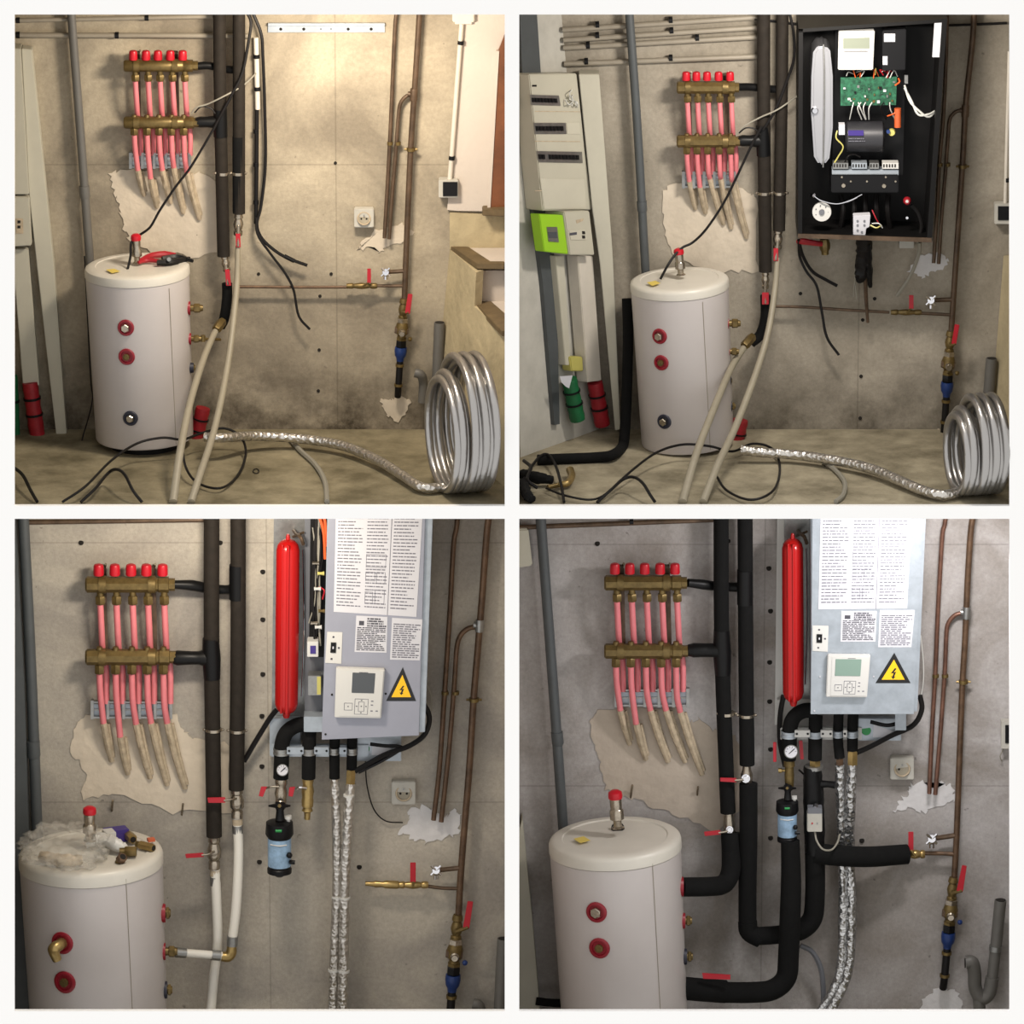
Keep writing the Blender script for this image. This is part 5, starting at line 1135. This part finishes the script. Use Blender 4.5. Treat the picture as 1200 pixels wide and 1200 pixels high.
part('union', M().lathe(P(361, 909, .14), P(360, 960, .14), [(0, 6.5), (.1, 7.2), (.2, 6), (.35, 7.8), (.5, 6.5), (.55, 7.4), (.7, 7), (.72, 5), (.8, 6.6), (.84, 4), (1, 3.6)], 12), 'brass_bright', g)
part('lever_arm', M().tube(T([(359, 924, .17), (352, 923, .18), (347, 924, .17)]), 1.8, 6), 'chrome', g); lever(g, [(339, 923), (346, 922), (343, 934), (338, 933)], .16)
for (x, pts, lab) in ((391, [(393, 850), (392, 880), (392, 912)], 'short black pipe feeding the left foil hose'), (412, [(413, 850), (412.5, 880), (412, 902)], 'short black pipe with brass nut feeding the right foil hose')):
    drop('c', pts, 6.2, 'foam_black', lab + ', lower left bay', .13)
single('brass_nut', hexnut(M(), P(411.5, 902, .14), P(410.5, 922, .14), 6), 'brass_bright', 'brass nut atop the right foil hose, lower left bay', 'nut')
g = thing('foil_hose', 'silver foil-wrapped pipe hanging left of its pair, lower left bay', 'hose', P(391, 1200, .13), 'foil pipes below the unit')
part('tube', M().tube(T([(392, 910, .13), (394, 960, .13), (395, 1030, .13), (392, 1110, .13), (389, 1200, .13)]), 5.6, 14, wob=.08), 'foil', g)
for (x, y) in ((396, 1051), (392, 1137)): part('cable_tie', M().lathe(P(x - 1, y - 1.2, .13), P(x - 1, y + 1.2, .13), [(0, 6.6), (1, 6.6)], 14), 'plastic_white', g)
g = thing('foil_hose', 'silver foil-wrapped pipe hanging right of its pair, lower left bay', 'hose', P(401, 1200, .15), 'foil pipes below the unit')
part('tube', M().tube(T([(411, 918, .14), (408, 960, .15), (404, 1030, .15), (403, 1110, .15), (401, 1200, .15)]), 6.0, 14, wob=.08), 'foil', g)
for (x, y) in ((404, 1052), (403, 1138), (409, 932)): part('cable_tie', M().lathe(P(x, y - 1.2, .15), P(x, y + 1.2, .15), [(0, 6.8), (1, 6.8)], 14), 'plastic_white', g)
magnet_filter('c', 327.5, 962, 1027, 14.5, 'black magnetic filter with pale blue label hanging free, lower left bay')
cable('dark_tube', [(286, 892, .05), (300, 868, .06), (316, 842, .07), (324, 832, .08)], 3.2, 'cable_black', 'dark slanting tube passing behind the red vessel bottom, lower left bay', cat='tube')
cable('black_hose', [(495, 822, .16), (503, 840, .16), (498, 860, .16), (480, 874, .15), (450, 885, .14), (416, 904, .14)], 3.2, 'cable_black', 'black hose curving from the cabinet side down to the brass nut, lower left bay', cat='hose')
cable('black_hose', [(434, 872, .14), (450, 874, .15), (470, 876, .14), (450, 890, .13), (420, 905, .13)], 2.2, 'plastic_black', 'thin black hose crossing under the cabinet, lower left bay', cat='hose')
cable('thin_cable', [(498, 798, .06), (505, 815, .05), (505, 835, .05), (499, 850, .05), (490, 868, .05)], .8, 'cable_grey', 'thin grey cable arcing at the cabinet right side, lower left bay')
cable('thin_cable', [(428, 888, .05), (430, 920, .03), (438, 948, .03), (452, 962, .02), (472, 964, .01)], .8, 'cable_black', 'thin dark cable dropping from the rail to the patch, lower left bay')
copper_set('c', [(537, 595), (535, 618), (531.5, 640), (527, 720), (521, 812), (515, 900), (508, 961)],
           [(560, 734), (548, 737), (539, 746), (535, 762), (532.5, 800), (526, 880), (517, 963)],
           [(576, 595), (571, 620), (565, 700), (560, 760), (555, 820), (550, 900), (541, 1010), (537, 1078)], 3.0, 4.0, (521.5, 812), (555.5, 820), (562.5, 733), ('copper', 'copper'))
outlet('c', 459, 916, 487, 943, 'white round-faced wall outlet left of the copper pipes, lower left bay')
g = branch('c', [(498, 1038), (516, 1040.5), (540, 1041.5)], 484, 1011, 1034, 3.3, 466, 502, 2.2, 'tarnish', 'short copper branch with red lever valve and open brass end, lower left bay', 1037)
part('open_end', M().lathe(P(428, 1035.5, .05), P(468, 1037, .05), [(0, 2.6), (.25, 3.4), (.3, 4.4), (.5, 3.6), (.6, 5), (.95, 5), (1, 4)], 10), 'brass_bright', g)
draw_tap('c', 511, 1020, 540, 1017, 4.6, 'small chrome drain tap on a side arm, lower left bay')
stack('c', 536.5, 1072, 525.5, 1215, 1.28, [(548, 1056), (554.5, 1057), (550, 1088), (542.5, 1087)], 'brass shut-off valve set with red lever and blue coupling, lower left bay')
drain_set((590, 1100), (584, 1220), (560, 1176), 'grey drain pipe cut by the right edge at the bottom, lower left bay', 'dark elbow mouth low at the bottom right, lower left bay', 7.5, 6.5)

# ------------------------------------------------------------------ bay D
o = 'lower right bay'
patch('d', [(690, 845), (700, 832), (790, 828), (805, 850), (820, 842), (835, 856), (858, 860), (872, 880), (885, 930), (838, 975), (790, 952), (745, 938), (712, 928), (706, 905), (700, 880)], 33, 'plaster_dim', 3)
patch('d', [(1046, 950), (1056, 938), (1064, 930), (1066, 920), (1082, 916), (1092, 924), (1104, 916), (1116, 922), (1118, 938), (1100, 944), (1082, 952), (1066, 946)], 34, 'plaster_cool', 3)
patch('d', [(1080, 1170), (1098, 1158), (1120, 1162), (1128, 1178), (1124, 1200), (1078, 1200)], 35, 'plaster_cool', 3)
holes('d', [(700, 637), (901, 666), (903, 716), (902, 776), (902, 822), (903, 878), (903, 982), (1010, 985), (853, 634)], 3.2)
g = thing('drain_pipe', 'grey plastic vertical pipe with joint sleeve left of the manifold, lower right bay', 'pipe', P(660, 980, .05))
part('tube', M().tube(T([(633, 600, .05), (645, 760, .05), (653, 870, .05), (661, 985, .05)]), 6, 16), 'pvc_dark', g)
part('joint_sleeve', M().lathe(P(652.5, 858, .05), P(654, 873, .05), [(0, 7.2), (.85, 7.2), (1, 6.2)], 16), 'pvc_dark', g)
single('wall_box', M().poly([(600, 620), (619, 620), (624, 663), (600, 667)], .06, 0), 'board_cream', 'cream box corner cut by the left edge near the top, lower right bay', 'box', bevel=.006)
conduit_run((609, 618), (838, 609), 3.0, [(740, 611)], 'dark conduit along the very top with one black clip, lower right bay', .03, 'tarnish')
single('trunking_cover', M().poly([(600, 1000), (612, 960), (624, 1080), (634, 1200), (600, 1200)], .10, 0), 'duct_cream', 'pale trunking strip at the bottom left corner, lower right bay', 'trunking', bevel=.003)
single('foam_pipe', M().tube(T([(628, 1173, .10), (645, 1175, .10), (672, 1176, .10)]), 5, 12), 'foam_black', 'short black foam pipe at the bottom left behind the tank, lower right bay', 'pipe')
manifold('d', 708, 805, 683, 763, 9.0, [720.5, 738, 755.5, 773.5, 791], 660, 672, 5.8, 2.5, 3, 5,
         [(738, 872), (757, 890), (783, 893), (803, 893), (823, 908)], [832, 848, 832, 832, 834], (722, 808, 806, 828), 'brass', 7.2, (727, 781))
single('wall_screw', M().tube(T([(739, 935, 0), (741, 920, .03)]), 1.4, 6), 'nickel', 'hook screw in the wall above the tank valve, lower right bay', 'screw')
single('wall_screw', M().tube(T([(817, 932, 0), (818, 922, .03)]), 1.3, 6), 'nickel', 'hook screw in the wall near the left riser, lower right bay', 'screw')
g = riser('d', [(845, 595), (846, 760), (853, 952)], 9.0, [(852, 836, 9.6)], 'black foam riser left of its twin ending in a low valve, lower right bay', 'foam_black', group='insulated risers')
part('connector', M().lathe(P(806, 762, .10), P(846, 762, .09), [(0, 7), (.12, 8), (.15, 8.6), (.5, 8.2), (.75, 8.4), (.8, 9.4), (1, 9.4)], 12).lathe(P(845.5, 738, .09), P(847, 790, .09), [(0, 9.4), (.5, 11), (1, 9.6)], 14), 'tape_black', g)
part('valve_body', M().lathe(P(854, 952, .09), P(855, 980, .09), [(0, 5.5), (.3, 6.5), (.5, 7.4), (.8, 7), (1, 6)], 14), 'nickel', g)
part('valve_hub', M().lathe(P(855, 972, .11), P(855, 972.5, .145), [(0, 4.6), (.7, 4.4), (.75, 3), (1, 2.6)], 10), 'chrome', g)
lever(g, [(825, 975), (844, 973), (845, 978), (826, 980)], .14); part('lever_arm', M().tube(T([(842, 976, .137), (849, 975, .137), (855, 973, .135)]), 1.5, 6), 'nickel', g)
g = riser('d', [(873, 595), (874, 760), (875.5, 896)], 9.0, [(875, 838, 9.6)], 'black foam riser nearest the heating unit with valve above elbow, lower right bay', 'foam_black', group='insulated risers')
part('connector', M().tube(T([(806, 683, .10), (824, 685, .08), (840, 687, .05), (858, 688, .06), (873, 688, .08)]), [5, 6, 5.5, 5.5, 6], 10), 'tape_black', g)
part('connector', M().lathe(P(873, 668, .09), P(873, 708, .09), [(0, 9.6), (1, 9.6)], 14), 'tape_black', g)
part('valve_body', M().lathe(P(875, 895, .09), P(875, 920, .09), [(0, 4.5), (.3, 5.5), (.5, 7.4), (.8, 7), (1, 6)], 14), 'nickel', g)
part('valve_hub', M().lathe(P(874, 912, .11), P(874, 912.5, .145), [(0, 5.4), (.7, 5.2), (.75, 3.4), (1, 3)], 10), 'chrome', g)
lever(g, [(844, 911.5), (863, 912), (863, 917), (844, 916)], .14); part('lever_arm', M().tube(T([(861, 914.5, .137), (868, 914, .137), (874, 913, .135)]), 1.5, 6), 'nickel', g)
single('foam_elbow', M().tube(T([(856, 976, .10), (857, 1000, .12), (856, 1022, .16), (848, 1036, .2), (830, 1039, .27), (798, 1039.5, .33)]), 11.5, 18, n=6), 'foam_black', 'black foam elbow from the low valve into the tank side, lower right bay', 'pipe')
g = thing('foam_pipe', 'long black foam pipe from the upper valve down to a mitred corner, lower right bay', 'pipe', P(877, 1095, .13))
part('foam_sleeve', M().tube(T([(877, 918, .11), (877, 980, .12), (876, 1040, .13), (876, 1086, .14)]), 10.8, 18), 'foam_black', g)
part('corner_sleeve', M().tube(T([(876, 1080, .14), (878, 1092, .14), (892, 1100, .14)]), 11.4, 18, n=6), 'foam_black', g)
part('foam_sleeve', M().tube(T([(890, 1097, .14), (915, 1095, .15), (938, 1090, .16), (952, 1076, .16), (955, 1050, .16), (955, 1010, .15), (953, 960, .14), (952, 905, .14)]), [11, 11, 12, 12, 12, 12, 11, 9.5], 18, n=6), 'foam_black', g)
part('tape_wrap', M().tube(T([(952, 898, .14), (953, 930, .14), (954, 965, .145), (955, 1000, .15)]), [10.5, 12, 12.5, 12], 18, wob=.12), 'tape_black', g)
part('side_port', M().tube(T([(960, 919, .15), (970, 919, .16), (979, 920, .17)]), [5, 4, 4.4], 10), 'tape_black', g)
single('foam_pipe', M().tube(T([(955, 1000, .16), (985, 1003, .16), (1020, 1004, .13), (1063, 1001, .08)]), [12.5, 12.5, 12.5, 12], 18, n=6), 'foam_black', 'black foam pipe running right to the red lever branch, lower right bay', 'pipe')
g = thing('foam_pipe', 'fat black foam pipe below the filter turning left into the tank, lower right bay', 'pipe', P(926, 1170, .2))
part('foam_sleeve', M().tube(T([(926, 985, .19), (927, 1030, .2), (926, 1070, .22), (924, 1120, .22), (921, 1146, .23), (905, 1160, .25), (880, 1163, .27), (848, 1163, .30)]), [11, 12, 12.5, 12.5, 12.5, 12.5, 12.5, 12.5], 18, n=6), 'foam_black', g)
part('foam_sleeve', M().tube(T([(800, 1158, .33), (822, 1160, .32), (850, 1162, .30)]), 14, 18), 'foam_black', g)
part('red_lever', M().poly([(823, 1141), (856, 1143), (856, 1148), (824, 1147)], .37, .36), 'lever_red', g, 'red lever')
td_, surf = tank('d', (720.5, 981), (737, 1290), 78, 73, .34, 15, 'large white tank with a clear lid and tall safety valve, lower right bay',
     [(699, 1069, 12.5, 'collar_red', 'plug'), (702.5, 1111, 12.5, 'collar_red', 'rod')], 763,
     [(799, 1039, 0, 8, 'red'), (801, 1079, 10, 6.4, 'red'), (803, 1121, 9, 6.4, 'dark')], ZBOT)
TZ = P(720.5, 981, .34).z + .004
safety_valve('d', (724, 970), (720.5, 926), 8.5, .34, 'tall nickel safety valve with red cap on the clear lid, lower right bay')
single('rubber_grommet', M().lathe(TP(724, 971), TP(724, 971, .006), [(0, 8), (1, 6)], 18), 'hole', 'black rubber ring where the safety valve enters the lid, lower right bay', 'grommet')
single('sticker', M().prism([TP(672, 983), TP(684, 980), TP(692, 985), TP(680, 988)], (0, 0, .0006)), 'sticker_yellow', 'faded yellow sticker on the clear tank lid, lower right bay', 'sticker')
heater('d', dict(label='wall heating unit with red vessel and closed galvanised front, lower right bay',
    back=[(911, 597), (955, 597), (952, 842), (908, 850)], backmat='plastic_white',
    chassis=[(919, 597, 956, 842, .05, 'steel')],
    vessel=(916, 631, 941.5, 822), vlean=1,
    front=[(952, 585), (1083, 585), (1071, 837), (950, 837)], body=[(950, 585), (1086, 585), (1075, 834), (951, 834)],
    frontmat='galvanised', sidemat='galvanised', screws=[(961, 793), (1024, 793), (954.5, 833)], screwmat='chrome',
    sheet=[(962, 590), (1069, 590), (1063, 713), (959, 714)],
    labels=[[(986, 716), (1027.5, 716), (1026, 752), (985, 752)], [(1031, 715), (1072, 715), (1068, 758.5), (1029, 758.5)]],
    switch=[(952, 733), (971, 733.5), (970, 764), (952, 763)],
    control=[(970, 768), (1020, 768.5), (1016, 817.5), (968, 817)], screen=(.19, .09, .80, .49), screenmat='screen_green',
    tri=[(1048, 765), (1067, 800.5), (1026, 800.5)]))
pipesD = [(925, 9.5), (955.5, 8.5), (982, 6), (999, 6.5)]
clamp_rail('d', (911, 820, 950, 870), (914, 853, 1010, 867), pipesD, (1015, 856, 5.8, 1006, 842, 1056, 868), 'white clamp rail holding four black pipes under the unit, lower right bay')
g = thing('foam_pipe', 'thick black pipe bending out left with a gauge at its end, lower right bay', 'pipe', P(924, 900, .14))
part('foam_sleeve', M().tube(T([(956, 833, .12), (942, 833, .13), (931, 840, .14), (926, 852, .14), (925, 870, .14), (924, 890, .14)]), 9, 14), 'foam_black', g)
gauge(g, 927, 881, 8, .19)
part('union', M().lathe(P(925, 886, .14), P(925, 925, .14), [(0, 6.5), (.3, 6.8), (.32, 5.4), (.5, 5.6), (.55, 6), (.9, 5.4), (1, 4.6)], 12), 'brass', g)
part('bleed_knob', M().lathe(P(912, 903, .15), P(920, 903, .15), [(0, 3), (.5, 3), (.6, 1.6), (1, 1.6)], 10), 'brass_bright', g)
lever(g, [(906, 870), (910, 870), (910, 893), (906, 893)], .12)
lever(g, [(936, 868), (940.5, 868), (942, 890), (938, 890)], .12)
g = thing('foam_pipe', 'black pipe ending in a bright brass union beside the gauge, lower right bay', 'pipe', P(955, 900, .14))
part('foam_sleeve', M().tube(T([(956, 838, .12), (955.5, 860, .14), (955, 890, .14)]), 8.2, 14), 'foam_black', g)
part('union', hexnut(M(), P(955, 886, .14), P(955, 898, .14), 7), 'brass_bright', g)
part('union_ring', M().lathe(P(954, 897, .14), P(954, 901, .14), [(0, 11), (1, 11)], 16), 'steel', g)
drop('d', [(983, 831), (982, 865), (984, 888)], 6.0, 'foam_black', 'short black pipe with copper nut above left foil hose, lower right bay', .13)
drop('d', [(1000, 831), (999, 860), (999, 880)], 6.4, 'foam_black', 'short black pipe with brass nut above right foil hose, lower right bay', .13)
single('brass_nut', hexnut(M(), P(984, 886, .135), P(984, 897, .135), 4.6), 'copper', 'copper nut atop the left foil hose, lower right bay', 'nut')
single('brass_nut', hexnut(M(), P(999, 880, .14), P(999, 897, .14), 6.4), 'brass_bright', 'bright brass nut atop the right foil hose, lower right bay', 'nut')
g = thing('foil_hose', 'crinkled silver foil pipe left of its pair curving left below, lower right bay', 'hose', P(955, 1200, .13), 'foil pipes below the unit')
part('tube', M().tube(T([(984, 895, .13), (985, 950, .10), (987, 1010, .07), (988, 1070, .09), (986, 1130, .11), (977, 1160, .12), (955, 1195, .14)]), 5.8, 14, wob=.14), 'foil_crinkled', g)
g = thing('foil_hose', 'crinkled silver foil pipe right of its pair curving left below, lower right bay', 'hose', P(970, 1200, .15), 'foil pipes below the unit')
part('tube', M().tube(T([(999, 895, .14), (997, 940, .12), (995, 1000, .06), (998, 1060, .10), (996, 1120, .12), (988, 1155, .13), (966, 1195, .16)]), [5.8, 6.2, 6.4, 6, 6, 6.2, 6.5], 14, wob=.14), 'foil_crinkled', g)
magnet_filter('d', 922.5, 938, 989, 11.8, 'black magnetic filter with blue label joined to foam pipe, lower right bay')
g = thing('thermostat_box', 'small grey clip-on thermostat with cable on the black pipe, lower right bay', 'thermostat', P(955, 976, .2))
part('housing', M().rect(946, 953, 963.5, 975, .24, .19), 'dirty_white', g, bevel=.003)
part('cover', M().rect(946.5, 947, 963.5, 957, .238, .19), 'plastic_grey', g, bevel=.002)
for x in (951, 957): part('red_mark', M().rect(x, 964, x + 1.6, 966, .242, .238), 'lever_red' if x == 951 else 'steel', g)
part('clip', M().lathe(P(955, 948, .23), P(956, 944, .2), [(0, 3.5), (1, 3)], 8), 'chrome', g)
cable('grey_cable', [(955, 975, .22), (957, 985, .24), (964, 995, .26), (974, 996, .24), (981, 988, .2), (984, 978, .15)], 1.2, 'cable_grey', 'grey cable looping from the thermostat to the foil hose, lower right bay')
cable('black_hose', [(918, 815, .10), (914, 840, .10), (914, 870, .10), (920, 898, .11)], 3.2, 'cable_black', 'black hose dropping beside the red vessel to the gauge, lower right bay', cat='hose')
cable('black_hose', [(1078, 815, .14), (1080, 832, .14), (1070, 850, .14), (1045, 862, .13), (1020, 875, .13), (1002, 883, .13)], 3.2, 'cable_black', 'black hose curving from the cabinet side to the brass nut, lower right bay', cat='hose')
cable('black_hose', [(1020, 846, .14), (1040, 850, .15), (1058, 846, .14)], 2.4, 'plastic_black', 'short black hose just below the cabinet edge, lower right bay', cat='hose')
single('hinge_bracket', M().rect(1049, 836, 1062, 856, .20, .185), 'galvanised', 'small galvanised bracket at the cabinet bottom right, lower right bay', 'bracket', bevel=.002)
cable('thin_cable', [(1079, 745, .06), (1082, 775, .05), (1082, 800, .05), (1079, 818, .05)], .7, 'cable_white', 'thin pale cable arcing at the cabinet right side, lower right bay')
cable('thin_cable', [(936, 902, .1), (944, 908, .1), (952, 904, .1), (948, 898, .12)], 1.2, 'cable_black', 'short black cable between gauge and brass union, lower right bay')
cable('grey_conduit', [(938, 1108, .06), (952, 1116, .06), (962, 1136, .06), (965, 1165, .06), (964, 1200, .06)], 3.2, 'plastic_grey', 'grey flexible conduit bending down behind the foam pipe, lower right bay', cat='conduit')
copper_set('d', [(1110, 595), (1107, 615), (1104, 632), (1099, 720), (1096, 790), (1092, 860), (1089, 930)],
           [(1130, 718), (1119, 721), (1111, 731), (1109, 745), (1107, 790), (1102, 860), (1096, 931)],
           [(1143, 595), (1138, 620), (1134, 680), (1131, 750), (1128, 800), (1124, 900), (1121, 980), (1118, 1035)], 2.7, 3.7, (1096.5, 792), (1129, 799), (1133, 718), ('copper_red', 'copper'))
outlet('d', 1043.5, 888, 1071, 914, 'white round-faced wall outlet left of the copper pipes, lower right bay')
g = branch('d', [(1078, 1000), (1100, 1000), (1120, 1001)], 1067.5, 975, 997, 3.0, 1060, 1084, 2.6, 'copper', 'short copper branch with red lever from the foam pipe, lower right bay', 1001)
draw_tap('d', 1092, 983, 1119, 979, 4.8, 'small chrome drain tap on a side arm, lower right bay')
stack('d', 1117.5, 1028, 1105.5, 1160, 1.18, [(1127.5, 1014), (1133, 1015), (1128.5, 1045), (1121, 1044)], 'brass shut-off valve set with red lever and blue coupling, lower right bay')
g = thing('trap_pipe', 'grey drain trap with a U-bend and tall open arm, lower right bay', 'pipe', P(1150, 1185, .08))
part('tube', M().tube(T([(1172.5, 1055, .08), (1168, 1100, .08), (1163, 1145, .08)]), [7.2, 7, 6.6], 16), 'pvc_grey', g)
part('pipe_mouth', M().lathe(P(1172.5, 1054.4, .08), P(1172.5, 1055.2, .08), [(0, 6.2), (1, 6.2)], 14), 'hole', g)
part('u_bend', M().tube(T([(1132, 1128, .10), (1139, 1128, .10), (1142, 1140, .09), (1143, 1158, .08), (1150, 1170, .08), (1159, 1164, .08), (1163, 1145, .08)]), 8.2, 16), 'pvc_grey', g)
part('pipe_mouth', M().lathe(P(1130.5, 1128.5, .10), P(1131.5, 1128.5, .10), [(0, 6), (1, 6)], 14), 'hole', g)
part('wall_clip', M().lathe(P(1167, 1108, .08), P(1166.4, 1114, .08), [(0, 8), (1, 8)], 16).tube(T([(1167, 1111, 0), (1167, 1111, .08)]), 2, 6), 'steel', g)
part('clean_out', M().lathe(P(1147, 1164, .08), P(1148, 1184, .08), [(0, 7), (.5, 7.6), (1, 7.2)], 16), 'pvc_grey', g)
g = thing('switch_box', 'grey-rimmed dark switch cut by the right edge, lower right bay', 'switch', P(1180, 880, 0))
part('housing', M().rect(1173.5, 846, 1200, 878, .05, 0), 'dirty_white', g, bevel=.003); part('rocker', M().rect(1178, 850, 1200, 871, .055, .048), 'plastic_black', g)
cable('thin_cable', [(1176, 878, .03), (1172, 886, .03), (1174, 892, .02)], .7, 'cable_grey', 'tiny grey cable below the switch at the right edge, lower right bay')
